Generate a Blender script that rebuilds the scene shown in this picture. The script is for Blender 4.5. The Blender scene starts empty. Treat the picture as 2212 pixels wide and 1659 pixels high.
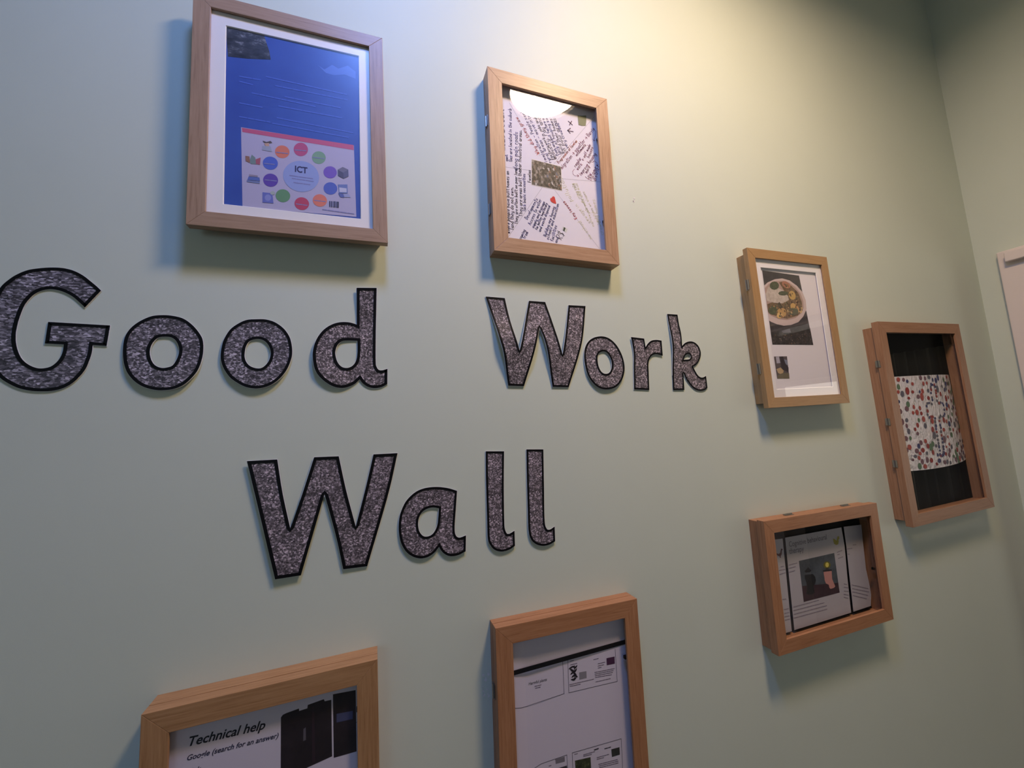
import bpy, bmesh, math, random
from mathutils import Matrix, Vector
C = bpy.context.scene.collection
PI = math.pi

# ------------------------------------------------------------------ camera, light, exposure
cam = bpy.data.objects.new('camera', bpy.data.cameras.new('camera')); C.objects.link(cam)
cam.data.sensor_width = 36; cam.data.lens = 13.806; cam.data.clip_start = .01
RT, UP, FW = (0.94344, -0.32707, -0.05437), (0.01430, -0.12370, 0.99222), (0.33125, 0.93687, 0.11203)
cam.matrix_world = Matrix(((RT[0], UP[0], -FW[0], 0), (RT[1], UP[1], -FW[1], -.75), (RT[2], UP[2], -FW[2], 1.5), (0, 0, 0, 1)))
bpy.context.scene.camera = cam
vs = bpy.context.scene.view_settings
vs.view_transform = 'Standard'; vs.look = 'None'; vs.exposure = .06; vs.gamma = 1; vs.use_curve_mapping = False
wd = bpy.data.worlds.new('world'); bpy.context.scene.world = wd; wd.use_nodes = True
wd.node_tree.nodes['Background'].inputs[0].default_value = (.5, .6, .75, 1)
wd.node_tree.nodes['Background'].inputs[1].default_value = .05
WARM, WARM_E = (1, .715, .45), 101.0          # dome lamp above the wall
COOL, COOL_E = (.20, .38, 1), 88.0          # bluish lamp further left
SKY, FILL_E = (.55, .78, 1), 1.7              # added fill: unseen glowing window behind the camera, to the left
DAY, DAY_E = (1, .93, .82), 2.6             # window of the room beyond the door

# ------------------------------------------------------------------ materials
def mat(name, col, rough=.5, spec=.5, metal=0, emit=None, strength=0):
    m = bpy.data.materials.new(name); m.use_nodes = True
    b = m.node_tree.nodes['Principled BSDF']
    b.inputs['Base Color'].default_value = (*col, 1); b.inputs['Roughness'].default_value = rough
    b.inputs['Specular IOR Level'].default_value = spec; b.inputs['Metallic'].default_value = metal
    if emit:
        b.inputs['Emission Color'].default_value = (*emit, 1); b.inputs['Emission Strength'].default_value = strength
    return m
def nd(m, t, **kw):
    n = m.node_tree.nodes.new(t)
    for k, v in kw.items():
        if hasattr(n, k): setattr(n, k, v)
        else: n.inputs[k].default_value = v
    return n
def lk(m, a, b): m.node_tree.links.new(a, b)
def bsdf(m): return m.node_tree.nodes['Principled BSDF']
def ramp(m, stops, fac, interp='LINEAR'):
    r = nd(m, 'ShaderNodeValToRGB'); r.color_ramp.interpolation = interp
    e = r.color_ramp.elements
    while len(e) < len(stops): e.new(.5)
    for i, (p, c) in enumerate(stops): e[i].position = p; e[i].color = (*c, 1)
    lk(m, fac, r.inputs[0]); return r.outputs[0]
def obj_co(m, scale=(1, 1, 1)):
    t = nd(m, 'ShaderNodeTexCoord'); p = nd(m, 'ShaderNodeMapping'); p.inputs['Scale'].default_value = scale
    lk(m, t.outputs['Object'], p.inputs[0]); return p.outputs[0]
def noise(m, co, scale, detail=4, rough=.6, dist=0):
    n = nd(m, 'ShaderNodeTexNoise'); n.inputs['Scale'].default_value = scale; n.inputs['Detail'].default_value = detail
    n.inputs['Roughness'].default_value = rough; n.inputs['Distortion'].default_value = dist
    lk(m, co, n.inputs['Vector']); return n.outputs[0]
def bump(m, h, strength, dist=.001):
    b = nd(m, 'ShaderNodeBump'); b.inputs['Strength'].default_value = strength; b.inputs['Distance'].default_value = dist
    lk(m, h, b.inputs['Height']); lk(m, b.outputs[0], bsdf(m).inputs['Normal'])

def paint_mat(name, a, b, rough=.55):
    m = mat(name, a, rough, .35)
    co = obj_co(m)
    lk(m, ramp(m, [(.3, a), (.7, b)], noise(m, co, 3)), bsdf(m).inputs['Base Color'])
    bump(m, noise(m, co, 900, 2), .12, .0004)
    return m
def wood_mat(name, dark, mid, light, rough=.42):
    m = mat(name, mid, rough, .4)
    co = obj_co(m, (1, 22, 22))
    info = nd(m, 'ShaderNodeObjectInfo'); add = nd(m, 'ShaderNodeVectorMath', operation='ADD'); mul = nd(m, 'ShaderNodeVectorMath', operation='SCALE')
    mul.inputs['Scale'].default_value = 7
    comb = nd(m, 'ShaderNodeCombineXYZ')
    for i in range(3): lk(m, info.outputs['Random'], comb.inputs[i])
    lk(m, comb.outputs[0], mul.inputs[0]); lk(m, mul.outputs[0], add.inputs[0]); lk(m, co, add.inputs[1])
    g = noise(m, add.outputs[0], 14, 6, .65, .4)
    lk(m, ramp(m, [(.28, dark), (.45, mid), (.72, light)], g), bsdf(m).inputs['Base Color'])
    bump(m, g, .15, .0006)
    return m
def glass_mat(name, rough=0.0, tint=(1, 1, 1), refl=1.0):
    m = bpy.data.materials.new(name); m.use_nodes = True
    nt = m.node_tree; nt.nodes.clear()
    o = nt.nodes.new('ShaderNodeOutputMaterial'); mix = nt.nodes.new('ShaderNodeMixShader')
    t = nt.nodes.new('ShaderNodeBsdfTransparent'); t.inputs[0].default_value = (*tint, 1)
    g = nt.nodes.new('ShaderNodeBsdfGlossy'); g.inputs['Roughness'].default_value = rough; g.inputs[0].default_value = (refl, refl, refl, 1)
    f = nt.nodes.new('ShaderNodeFresnel'); f.inputs[0].default_value = 1.45
    geo = nt.nodes.new('ShaderNodeNewGeometry'); inv = nt.nodes.new('ShaderNodeMath'); inv.operation = 'SUBTRACT'; inv.inputs[0].default_value = 1
    mu = nt.nodes.new('ShaderNodeMath'); mu.operation = 'MULTIPLY'
    nt.links.new(geo.outputs['Backfacing'], inv.inputs[1]); nt.links.new(f.outputs[0], mu.inputs[0]); nt.links.new(inv.outputs[0], mu.inputs[1])
    nt.links.new(mu.outputs[0], mix.inputs[0]); nt.links.new(t.outputs[0], mix.inputs[1]); nt.links.new(g.outputs[0], mix.inputs[2])
    nt.links.new(mix.outputs[0], o.inputs[0]); return m
_flat = {}
def ink(r, g, b, rough=.55):
    """a printed colour, given as sRGB 0..255"""
    k = (r, g, b, rough)
    if k not in _flat:
        lin = [((c / 255 + .055) / 1.055) ** 2.4 if c > 10 else c / 255 / 12.92 for c in (r, g, b)]
        _flat[k] = mat('ink_%d_%d_%d' % (r, g, b), lin, rough, .3)
    return _flat[k]

M_wall = paint_mat('sage_green_paint', (.60, .655, .56), (.62, .675, .58))
M_ceil = paint_mat('ceiling_paint', (.74, .74, .72), (.76, .76, .74))
M_floor = paint_mat('floor_carpet', (.10, .10, .11), (.13, .13, .14), .8)
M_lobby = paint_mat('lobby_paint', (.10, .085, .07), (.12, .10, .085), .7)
M_gloss = paint_mat('white_gloss_paint', (.74, .66, .62), (.77, .69, .65), .3)
M_woodA = wood_mat('oak_grey', (.27, .17, .11), (.36, .235, .155), (.43, .29, .2))
M_woodB = wood_mat('oak_light', (.30, .165, .085), (.43, .25, .14), (.53, .33, .2))
M_woodC = wood_mat('oak_yellow', (.33, .19, .075), (.40, .235, .10), (.45, .28, .13))
M_woodD = wood_mat('oak_brown', (.25, .12, .06), (.33, .17, .09), (.40, .22, .125))
M_woodF = wood_mat('oak_amber', (.28, .14, .055), (.37, .195, .085), (.46, .26, .125))
M_woodE = wood_mat('oak_red', (.27, .115, .05), (.36, .165, .075), (.44, .22, .11))
M_metal = mat('hinge_metal', (.38, .36, .34), .35, .5, 1)
M_black = mat('black_card', (.008, .008, .009), .7, .1)
M_paper = mat('white_paper', (.80, .76, .80), .7, .3)
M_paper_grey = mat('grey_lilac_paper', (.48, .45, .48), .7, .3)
M_paper_cool = mat('lilac_paper', (.68, .62, .72), .7, .3)
M_mount = mat('mount_board', (.83, .80, .80), .8, .2)
M_core = mat('mount_core', (.9, .87, .82), .8, .2)
M_glass = glass_mat('picture_glass')
M_acryl = glass_mat('satin_acrylic', .30)
M_white = mat('card_edge', (.8, .8, .8), .5, .4)
M_outline = mat('black_outline', (.004, .004, .005), .45, .15)

def glitter_mat(name, sx, sz, scale, gain, tint):
    m = mat(name, tint, .38, .35)
    co = obj_co(m, (sx, 1, sz))
    vo = nd(m, 'ShaderNodeTexVoronoi'); vo.inputs['Scale'].default_value = scale
    dn = nd(m, 'ShaderNodeTexNoise'); dn.inputs['Scale'].default_value = scale * .7; dn.inputs['Detail'].default_value = 2
    mixv = nd(m, 'ShaderNodeVectorMath', operation='MULTIPLY_ADD'); mixv.inputs[1].default_value = (1.6 / scale,) * 3
    lk(m, co, dn.inputs['Vector']); lk(m, dn.outputs['Color'], mixv.inputs[0]); lk(m, co, mixv.inputs[2]); lk(m, mixv.outputs[0], vo.inputs['Vector'])
    sep = nd(m, 'ShaderNodeSeparateColor'); lk(m, vo.outputs['Color'], sep.inputs[0])
    t = [c * gain for c in tint]
    big = noise(m, co, scale * .12, 2)
    ad = nd(m, 'ShaderNodeMath', operation='MULTIPLY_ADD'); ad.inputs[1].default_value = .55; ad.inputs[2].default_value = -.28
    lk(m, big, ad.inputs[0])
    sm = nd(m, 'ShaderNodeMath', operation='ADD'); lk(m, sep.outputs[0], sm.inputs[0]); lk(m, ad.outputs[0], sm.inputs[1])
    col = ramp(m, [(0, [c * .22 for c in t]), (.35, [c * .5 for c in t]), (.62, [c * .95 for c in t]), (.85, [c * 1.9 for c in t]), (1, [min(.8, c * 3.6) for c in t])], sm.outputs[0])
    lk(m, col, bsdf(m).inputs['Base Color'])
    return m
GL = {'coarse': glitter_mat('glitter_coarse', .55, 1.25, 420, 1, (.165, .152, .178)),
      'medium': glitter_mat('glitter_medium', .8, 1.1, 480, 1, (.172, .155, .178)),
      'fine': glitter_mat('glitter_fine', 1, 1, 470, 1.0, (.195, .166, .178)),
      'low': glitter_mat('glitter_low', .95, 1.1, 470, 1.0, (.185, .155, .175))}

def photo_mat(name, stops, sx, sz, scale, interp='CONSTANT', dist=0):
    m = mat(name, stops[0][1], .5, .3)
    co = obj_co(m, (sx, 1, sz))
    vo = nd(m, 'ShaderNodeTexVoronoi', distance='CHEBYCHEV'); vo.inputs['Scale'].default_value = scale; lk(m, co, vo.inputs['Vector'])
    sep = nd(m, 'ShaderNodeSeparateColor'); lk(m, vo.outputs['Color'], sep.inputs[0])
    lk(m, ramp(m, stops, sep.outputs[0], interp), bsdf(m).inputs['Base Color']); return m
M_favela = photo_mat('favela_photo', [(0, (.025, .022, .018)), (.22, (.08, .07, .055)), (.42, (.17, .14, .11)), (.58, (.06, .052, .05)), (.72, (.27, .24, .21)), (.86, (.24, .12, .075)), (.90, (.13, .14, .19)), (.95, (.50, .47, .45))], 1, .65, 250)
def cloudy(name, stops, scale, sx=1, sz=1):
    m = mat(name, stops[0][1], .5, .3)
    lk(m, ramp(m, stops, noise(m, obj_co(m, (sx, 1, sz)), scale, 6, .7)), bsdf(m).inputs['Base Color']); return m
M_grit = cloudy('dark_worktop_print', [(.35, (.02, .017, .018)), (.6, (.06, .05, .05)), (.75, (.18, .14, .12))], 90)
M_table = cloudy('dark_table_print', [(.3, (.03, .024, .028)), (.7, (.07, .058, .062))], 60)
M_curry = cloudy('curry_print', [(.3, (.05, .034, .02)), (.5, (.17, .10, .05)), (.7, (.33, .23, .13))], 110)
M_rice = cloudy('rice_print', [(.3, (.42, .34, .28)), (.7, (.66, .58, .52))], 120)
M_leafy = cloudy('greens_print', [(.3, (.03, .04, .02)), (.7, (.12, .13, .07))], 150)
M_rock = cloudy('rock_print', [(.35, (.012, .013, .022)), (.55, (.05, .055, .075)), (.68, (.30, .31, .36))], 45, 1, 2)
M_sea = cloudy('blue_print', [(.3, (.035, .075, .36)), (.7, (.05, .115, .46))], 8)
M_tower = cloudy('tower_print', [(.3, (.012, .009, .011)), (.7, (.03, .02, .024))], 30)
M_dusk = cloudy('dusk_print', [(.3, (.03, .036, .045)), (.7, (.11, .13, .155))], 14)
M_plum = cloudy('plum_print', [(.3, (.03, .012, .02)), (.7, (.06, .028, .038))], 30)
M_green = cloudy('plant_print', [(.3, (.01, .014, .006)), (.55, (.05, .06, .025)), (.75, (.22, .22, .09))], 120)

# ------------------------------------------------------------------ mesh helpers
def add(name, verts, faces, mats, parent=None, fm=None, loc=None, rot=None):
    me = bpy.data.meshes.new(name); me.from_pydata([tuple(v) for v in verts], [], faces)
    for m in (mats if isinstance(mats, (list, tuple)) else [mats]): me.materials.append(m)
    if fm: me.polygons.foreach_set('material_index', fm)
    me.update()
    o = bpy.data.objects.new(name, me); C.objects.link(o)
    if parent: o.parent = parent
    if loc: o.location = loc
    if rot: o.rotation_euler = rot
    return o
def fix(o):
    b = bmesh.new(); b.from_mesh(o.data); bmesh.ops.recalc_face_normals(b, faces=b.faces); b.to_mesh(o.data); b.free(); return o
def boxes(name, bs, m, parent=None, fm=None):
    V, F, FM = [], [], []
    for k, (a, b) in enumerate(bs):
        n = len(V); V += [(x, y, z) for x in (a[0], b[0]) for y in (a[1], b[1]) for z in (a[2], b[2])]
        F += [[n + i for i in q] for q in ((0, 1, 3, 2), (4, 6, 7, 5), (0, 4, 5, 1), (2, 3, 7, 6), (0, 2, 6, 4), (1, 5, 7, 3))]
        FM += [fm[k] if fm else 0] * 6
    return fix(add(name, V, F, m, parent, FM))
def bev(o, w=.0008, s=2):
    b = o.modifiers.new('bevel', 'BEVEL'); b.width = w; b.segments = s; b.limit_method = 'ANGLE'; return o
def tag(o, label=None, cat=None, group=None, kind=None):
    for k, v in (('label', label), ('category', cat), ('group', group), ('kind', kind)):
        if v: o[k] = v
    return o
def struct(o): o['kind'] = 'structure'; return o
def inside(p, poly):
    c = False; n = len(poly)
    for i in range(n):
        (x1, y1), (x2, y2) = poly[i][:2], poly[i - 1][:2]
        if (y1 > p[1]) != (y2 > p[1]) and p[0] < (x2 - x1) * (p[1] - y1) / (y2 - y1) + x1: c = not c
    return c
def area(p): return sum(p[i - 1][0] * p[i][1] - p[i][0] * p[i - 1][1] for i in range(len(p))) / 2
def fill(loops):
    """triangulate a polygon with holes -> 2-D verts, faces"""
    from mathutils.geometry import tessellate_polygon
    V = [p for l in loops for p in l]
    F = tessellate_polygon([[Vector((p[0], p[1], 0)) for p in l] for l in loops])
    return V, [list(f) for f in F]

class Flat:
    """flat printing on a sheet: polygons, strokes and words in the sheet's plane, a hair in front of it"""
    def __init__(s): s.V, s.F, s.FM, s.M, s.k = [], [], [], [], 0
    def mi(s, m):
        if m not in s.M: s.M.append(m)
        return s.M.index(m)
    def poly(s, pts, m, lay=1, step=.08):
        s.k += step; lay += s.k
        v, f = fill([pts]); n = len(s.V); k = s.mi(m)
        s.V += [(p[0], p[1], lay) for p in v]; s.F += [[n + i for i in t] for t in f]; s.FM += [k] * len(f)
    def line(s, pts, w, m, lay=2):
        k = s.mi(m); lay += s.k
        for a, b in zip(pts[:-1], pts[1:]):
            dx, dy = b[0] - a[0], b[1] - a[1]; l = math.hypot(dx, dy)
            if l < 1e-7: continue
            ux, uy = dx / l * w / 2, dy / l * w / 2; n = len(s.V)
            s.V += [(a[0] - ux - uy, a[1] - uy + ux, lay), (b[0] + ux - uy, b[1] + uy + ux, lay), (b[0] + ux + uy, b[1] + uy - ux, lay), (a[0] - ux + uy, a[1] - uy - ux, lay)]
            s.F.append([n, n + 1, n + 2, n + 3]); s.FM.append(k)
    def bars(s, a, b, h, m, seed=1, lay=2, gap=.25):
        """a line of print too small to read: one dash to a word"""
        R = random.Random(seed); L = math.hypot(b[0] - a[0], b[1] - a[1]); t = 0
        while t < L:
            w = min(h * R.uniform(1.2, 4.5), L - t)
            if w > h * .5:
                p = [(a[0] + (b[0] - a[0]) * q / L, a[1] + (b[1] - a[1]) * q / L) for q in (t, t + w)]
                s.line(p, h * .55, m, lay)
            t += w + h * (.5 + gap)
    def text(s, txt, a, b, m, bold=0, shear=0, lay=2, hs=1.0):
        """printed words stretched along the baseline a-b"""
        cu = bpy.data.curves.new('words', 'FONT'); cu.body = txt; cu.offset = bold; cu.shear = shear; cu.resolution_u = 3
        o = bpy.data.objects.new('words', cu); C.objects.link(o)
        me = bpy.data.meshes.new_from_object(o.evaluated_get(bpy.context.evaluated_depsgraph_get()))
        xs = [v.co.x for v in me.vertices]; x0, x1 = min(xs), max(xs)
        L = math.hypot(b[0] - a[0], b[1] - a[1]); k = L / (x1 - x0); dx, dy = (b[0] - a[0]) / L, (b[1] - a[1]) / L
        n = len(s.V); mi = s.mi(m); lay += s.k
        for v in me.vertices:
            x, y = (v.co.x - x0) * k, v.co.y * k * hs
            s.V.append((a[0] + x * dx - y * dy, a[1] + x * dy + y * dx, lay))
        for p in me.polygons: s.F.append([n + i for i in p.vertices]); s.FM.append(mi)
        bpy.data.objects.remove(o); bpy.data.meshes.remove(me)
    def hand(s, txt, a, b, m, w=.0006, seed=0, lay=2, hs=1.0):
        """handwriting along the baseline a-b"""
        R = random.Random(seed or len(txt)); x = 0; out = []
        for ch in txt:
            adv, st = GLYPH.get(ch, (3, []))
            for q in st: out.append([(x + px + R.uniform(-.12, .12), py + R.uniform(-.15, .15)) for px, py in q])
            x += adv * R.uniform(.93, 1.05)
        L = math.hypot(b[0] - a[0], b[1] - a[1]); k = L / x; dx, dy = (b[0] - a[0]) / L, (b[1] - a[1]) / L
        for q in out:
            s.line([(a[0] + px * k * dx - py * k * hs * dy, a[1] + px * k * dy + py * k * hs * dx) for px, py in q], w, m, lay)
    def build(s, name, parent, dep, fold=None):
        Y = lambda p: -dep - .00012 * p[2] - (fold(p[0], p[1]) if fold else 0)
        return add(name, [(p[0], Y(p), p[1]) for p in s.V], s.F, s.M, parent, s.FM)
GLYPH = {}
for row in '''a 45 25 14 13 22 32 43;45 43 42 52|b 18 12;14 25 35 44 43 32 22 13|c 45 25 14 13 22 42|d 45 25 14 13 22 32 43;48 42|e 14 44 45 25 14 13 22 42|f 48 38 27 22;15 35|g 45 25 14 13 22 42;45 41 30 10|h 18 12;14 25 35 44 42|i 15 12;17 16|j 35 31 20|k 18 12;45 13 42|l 18 12|m 15 12;14 25 34 32;34 45 54 52|n 15 12;14 25 35 44 42|o 25 14 13 22 32 43 44 35 25|p 15 10;14 25 35 44 43 32 22 13|q 45 25 14 13 22 42;45 40|r 15 12;14 25 35|s 45 25 14 43 32 12|t 28 23 32 42;16 46|u 15 13 22 32 43;45 42|v 15 32 55|w 15 22 34 42 55|x 15 42;45 12|y 15 13 22 42;45 41 30 10|z 15 45 12 42|T 18 58;38 32|D 18 12 32 44 46 38 18|F 18 12;18 48;15 35|A 12 38 52;24 44|W 18 22 36 42 58|I 28 22|P 12 18 38 47 46 35 15|R 12 18 38 47 46 35 15 42|B 12 18 38 47 35 15;35 44 43 32 12|G 47 38 18 14 22 42 45 35|K 18 12;48 15 42|L 18 12 42|$ 47 18 16 44 43 12;39 31|- 14 44|. 12 13|> 14 64;46 64 42|< 14 64;36 14 32'''.split('|'):
    k, body = row[0], row[2:]
    GLYPH[k] = (3 if k in 'il.' else 4.5 if k in 'rtfj' else 6.6 if k in 'mwTWA<>' else 5.2, [[(int(p[0]) - 1, int(p[1]) - 2) for p in q.split()] for q in body.split(';')])

# ------------------------------------------------------------------ the setting
XR, H, XL, YF = 2.119, 3.17, -2.6, -3.6
struct(boxes('wall_back', [((XL, 0, 0), (XR + .15, .15, H))], M_wall))
wr = struct(boxes('wall_right', [((XR, -.115, 0), (XR + .15, 0, H)), ((XR, -.96, 1.975), (XR + .15, -.115, H)), ((XR, YF, 0), (XR + .15, -.96, H))], M_wall))
struct(boxes('wall_left', [((XL - .15, YF, 0), (XL, .15, H))], M_wall))
struct(boxes('wall_front', [((XL - .15, YF - .15, 0), (-2.3, YF, H)), ((-1.0, YF - .15, 0), (XR + .15, YF, H)), ((-2.3, YF - .15, 0), (-1.0, YF, 1.0)), ((-2.3, YF - .15, 2.2), (-1.0, YF, H))], M_wall))
struct(boxes('floor', [((XL - .15, YF - .15, -.1), (XR + 2.2, .7, 0))], M_floor))
struct(boxes('ceiling', [((XL - .15, YF - .15, H), (XR + 2.2, .7, H + .1))], M_ceil))
struct(boxes('baseboard_back', [((XL, -.015, 0), (XR, 0, .12))], M_gloss))
struct(boxes('baseboard_right', [((XR - .015, YF, 0), (XR, -1.03, .12))], M_gloss))
# room beyond the doorway
XO = 3.75
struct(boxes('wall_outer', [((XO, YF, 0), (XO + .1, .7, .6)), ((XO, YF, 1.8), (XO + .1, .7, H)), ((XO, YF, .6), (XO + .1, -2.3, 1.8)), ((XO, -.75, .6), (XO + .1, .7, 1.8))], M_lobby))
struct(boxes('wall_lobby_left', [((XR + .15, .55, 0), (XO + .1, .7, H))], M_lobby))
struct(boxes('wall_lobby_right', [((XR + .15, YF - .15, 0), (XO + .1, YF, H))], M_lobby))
wn = struct(boxes('window_1', [((XO, -2.3, .6), (XO + .06, -.75, .65)), ((XO, -2.3, 1.75), (XO + .06, -.75, 1.8)), ((XO, -2.3, .65), (XO + .06, -2.25, 1.75)), ((XO, -.8, .65), (XO + .06, -.75, 1.75)), ((XO, -1.55, .65), (XO + .06, -1.5, 1.75)), ((XO, -2.25, 1.13), (XO + .06, -.8, 1.17))], M_gloss))
wn2 = struct(boxes('fill_window', [((-2.3, YF - .1, 1.0), (-1.0, YF - .04, 1.05)), ((-2.3, YF - .1, 2.15), (-1.0, YF - .04, 2.2)), ((-2.3, YF - .1, 1.05), (-2.25, YF - .04, 2.15)), ((-1.05, YF - .1, 1.05), (-1.0, YF - .04, 2.15)), ((-1.675, YF - .1, 1.05), (-1.625, YF - .04, 2.15))], M_gloss))  # unseen window, added to lift the wall with cool fill light
M_fill = mat('fill_pane', (.1, .1, .1), .3, .5, 0, SKY, FILL_E)
for x0, x1 in ((-2.25, -1.675), (-1.625, -1.05)): boxes('pane', [((x0, YF - .075, 1.05), (x1, YF - .065, 2.15))], M_fill, wn2)  # glowing panes that give the added fill
M_day = mat('daylit_pane', (.1, .1, .1), .3, .5, 0, DAY, DAY_E)
for y0, y1 in ((-2.25, -1.55), (-1.5, -.8)):
    for z0, z1 in ((.65, 1.13), (1.17, 1.75)):
        boxes('pane', [((XO + .025, y0, z0), (XO + .035, y1, z1))], M_day, wn)
# curtains drawn half across that window
M_curt = mat('curtain_cloth', (.55, .5, .42), .8)
for y0, y1 in ((-2.35, -2.0), (-1.15, -.70)):
    n = 40; V, F = [], []
    for i in range(n + 1):
        y = y0 + (y1 - y0) * i / n; x = XO - .07 + .025 * math.sin(i * 1.15)
        V += [(x, y, .35), (x, y, 1.9)]
    for i in range(n): F.append([2 * i, 2 * i + 2, 2 * i + 3, 2 * i + 1])
    cu = add('curtain', V, F, M_curt)
    so = cu.modifiers.new('thick', 'SOLIDIFY'); so.thickness = .003
    tag(cu, 'beige curtain beside the window of the room beyond the door, ' + ('further from the picture wall' if y0 < -2 else 'nearer the picture wall'), 'curtain')
# door frame on the right wall: architrave with a stepped inner moulding, and the lining of the opening
def arch(name, y0, y1, zt, wd_, th, parent):
    return boxes(name, [((XR - th, y1 - wd_, 0), (XR, y1, zt)), ((XR - th, y0, 0), (XR, y0 + wd_, zt)), ((XR - th, y0 + wd_, zt - wd_), (XR, y1 - wd_, zt))], M_gloss, parent)
dr = struct(arch('door_1', -1.02, -.060, 2.026, .075, .022, None)); bev(dr, .004, 3)
bev(boxes('head_moulding', [((XR - .046, -.996, 1.980), (XR - .0215, -.084, 2.014))], M_gloss, dr), .003, 2)
boxes('lining', [((XR - .004, -.132, 0), (XR + .154, -.110, 1.976)), ((XR - .004, -.975, 0), (XR + .154, -.953, 1.976)), ((XR - .004, -.953, 1.956), (XR + .154, -.132, 1.978))], M_gloss, dr)
# knocks and bare patches in the paint
M_chip = mat('bare_plaster', (.72, .70, .68), .8)
R = random.Random(4)
for cx, cz, n, sp in ((.608, 2.041, 4, .006), (.186, 1.045, 7, .016), (.183, 1.030, 5, .012)):
    Vs, Fs = [], []
    for k in range(n):
        a, b, r = cx + R.uniform(-.5, .5) * sp, cz + R.uniform(-1, 1) * sp, R.uniform(.001, .0032)
        q = len(Vs); w = [(a + r * R.uniform(.4, 1.2) * math.cos(t * 1.05), -.0004, b + r * R.uniform(.4, 1.4) * math.sin(t * 1.05)) for t in range(6)]
        Vs += w; Fs.append(list(range(q, q + 6)))
    add('paint_chip', Vs, Fs, M_chip, bpy.data.objects['wall_back'])

# ------------------------------------------------------------------ ceiling lamps (both above the frame; the warm one shows in a glass)
def dome_lamp(x, y, r, col, e, label, lift=.17, rim=.014):
    t = bpy.data.objects.new('ceiling_lamp', None); C.objects.link(t); t.location = (x, y, H); tag(t, label, 'lamp')
    def lathe(name, prof, m):
        n = 48; V, F = [], []
        for pr, pz in prof: V += [(pr * math.cos(2 * PI * i / n), pr * math.sin(2 * PI * i / n), pz) for i in range(n)]
        for j in range(len(prof) - 1):
            for i in range(n): F.append([j * n + i, j * n + (i + 1) % n, (j + 1) * n + (i + 1) % n, (j + 1) * n + i])
        F.append(list(range((len(prof) - 1) * n, len(prof) * n)))
        o = fix(add(name, V, F, m, t)); o.data.polygons.foreach_set('use_smooth', [True] * len(o.data.polygons)); return o
    lathe('housing', [(r * .7, 0), (r * 1.05, 0), (r * 1.05, -lift), (r * 1.0, -lift), (r, -lift + rim + .004)], mat('lamp_housing', (.7, .7, .7), .4))
    m = mat('lamp_diffuser', (.8, .8, .8), .4, .5, 0, col, e)
    lathe('diffuser', [(r * .995, rim - lift + .003), (r * .97, rim - lift + .001), (r * .8, rim - lift - .001), (r * .4, rim - lift - .002), (.01, rim - lift - .0025)], m)
dome_lamp(.747, -.745, .164, WARM, WARM_E, 'round drum ceiling lamp with warm white diffuser, above the word Work', .185)
dome_lamp(.055, -.645, .13, COOL, COOL_E, 'small round drum ceiling lamp with cool bluish diffuser, above the word Good')

# ------------------------------------------------------------------ cut-out letters
def smooth_outline(pts, step=.0022):
    """Catmull-Rom through the points; a third value marks a corner"""
    n = len(pts); out = []
    for i in range(n):
        p0, p1, p2, p3 = pts[i - 1], pts[i], pts[(i + 1) % n], pts[(i + 2) % n]
        a = p1 if len(p1) > 2 else p0; d = p2 if len(p2) > 2 else p3
        k = max(1, int(math.hypot(p2[0] - p1[0], p2[1] - p1[1]) / step))
        both = len(p1) > 2 and len(p2) > 2
        for j in range(k):
            t = j / k
            if both: out.append((p1[0] + (p2[0] - p1[0]) * t, p1[1] + (p2[1] - p1[1]) * t)); continue
            if len(p1) > 2: a = (2 * p1[0] - p2[0] + .0, 2 * p1[1] - p2[1])
            e = (2 * p2[0] - p1[0], 2 * p2[1] - p1[1]) if len(p2) > 2 else d
            out.append(tuple(.5 * (2 * p1[c] + (p2[c] - a[c]) * t + (2 * a[c] - 5 * p1[c] + 4 * p2[c] - e[c]) * t * t + (3 * p1[c] - a[c] - 3 * p2[c] + e[c]) * t ** 3) for c in (0, 1)))
    return out
def offset(lp, d):
    """shift a loop to the inside of a counter-clockwise outline by d (outside if negative)"""
    n = len(lp); out = []
    for i in range(n):
        a, b, c = lp[i - 1], lp[i], lp[(i + 1) % n]
        n1 = (-(b[1] - a[1]), b[0] - a[0]); n2 = (-(c[1] - b[1]), c[0] - b[0])
        l1 = math.hypot(*n1) or 1; l2 = math.hypot(*n2) or 1
        mx, my = n1[0] / l1 + n2[0] / l2, n1[1] / l1 + n2[1] / l2
        q = max(.45, (mx * mx + my * my) / 2); out.append((b[0] + mx * d / q, b[1] + my * d / q))
    return out
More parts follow.
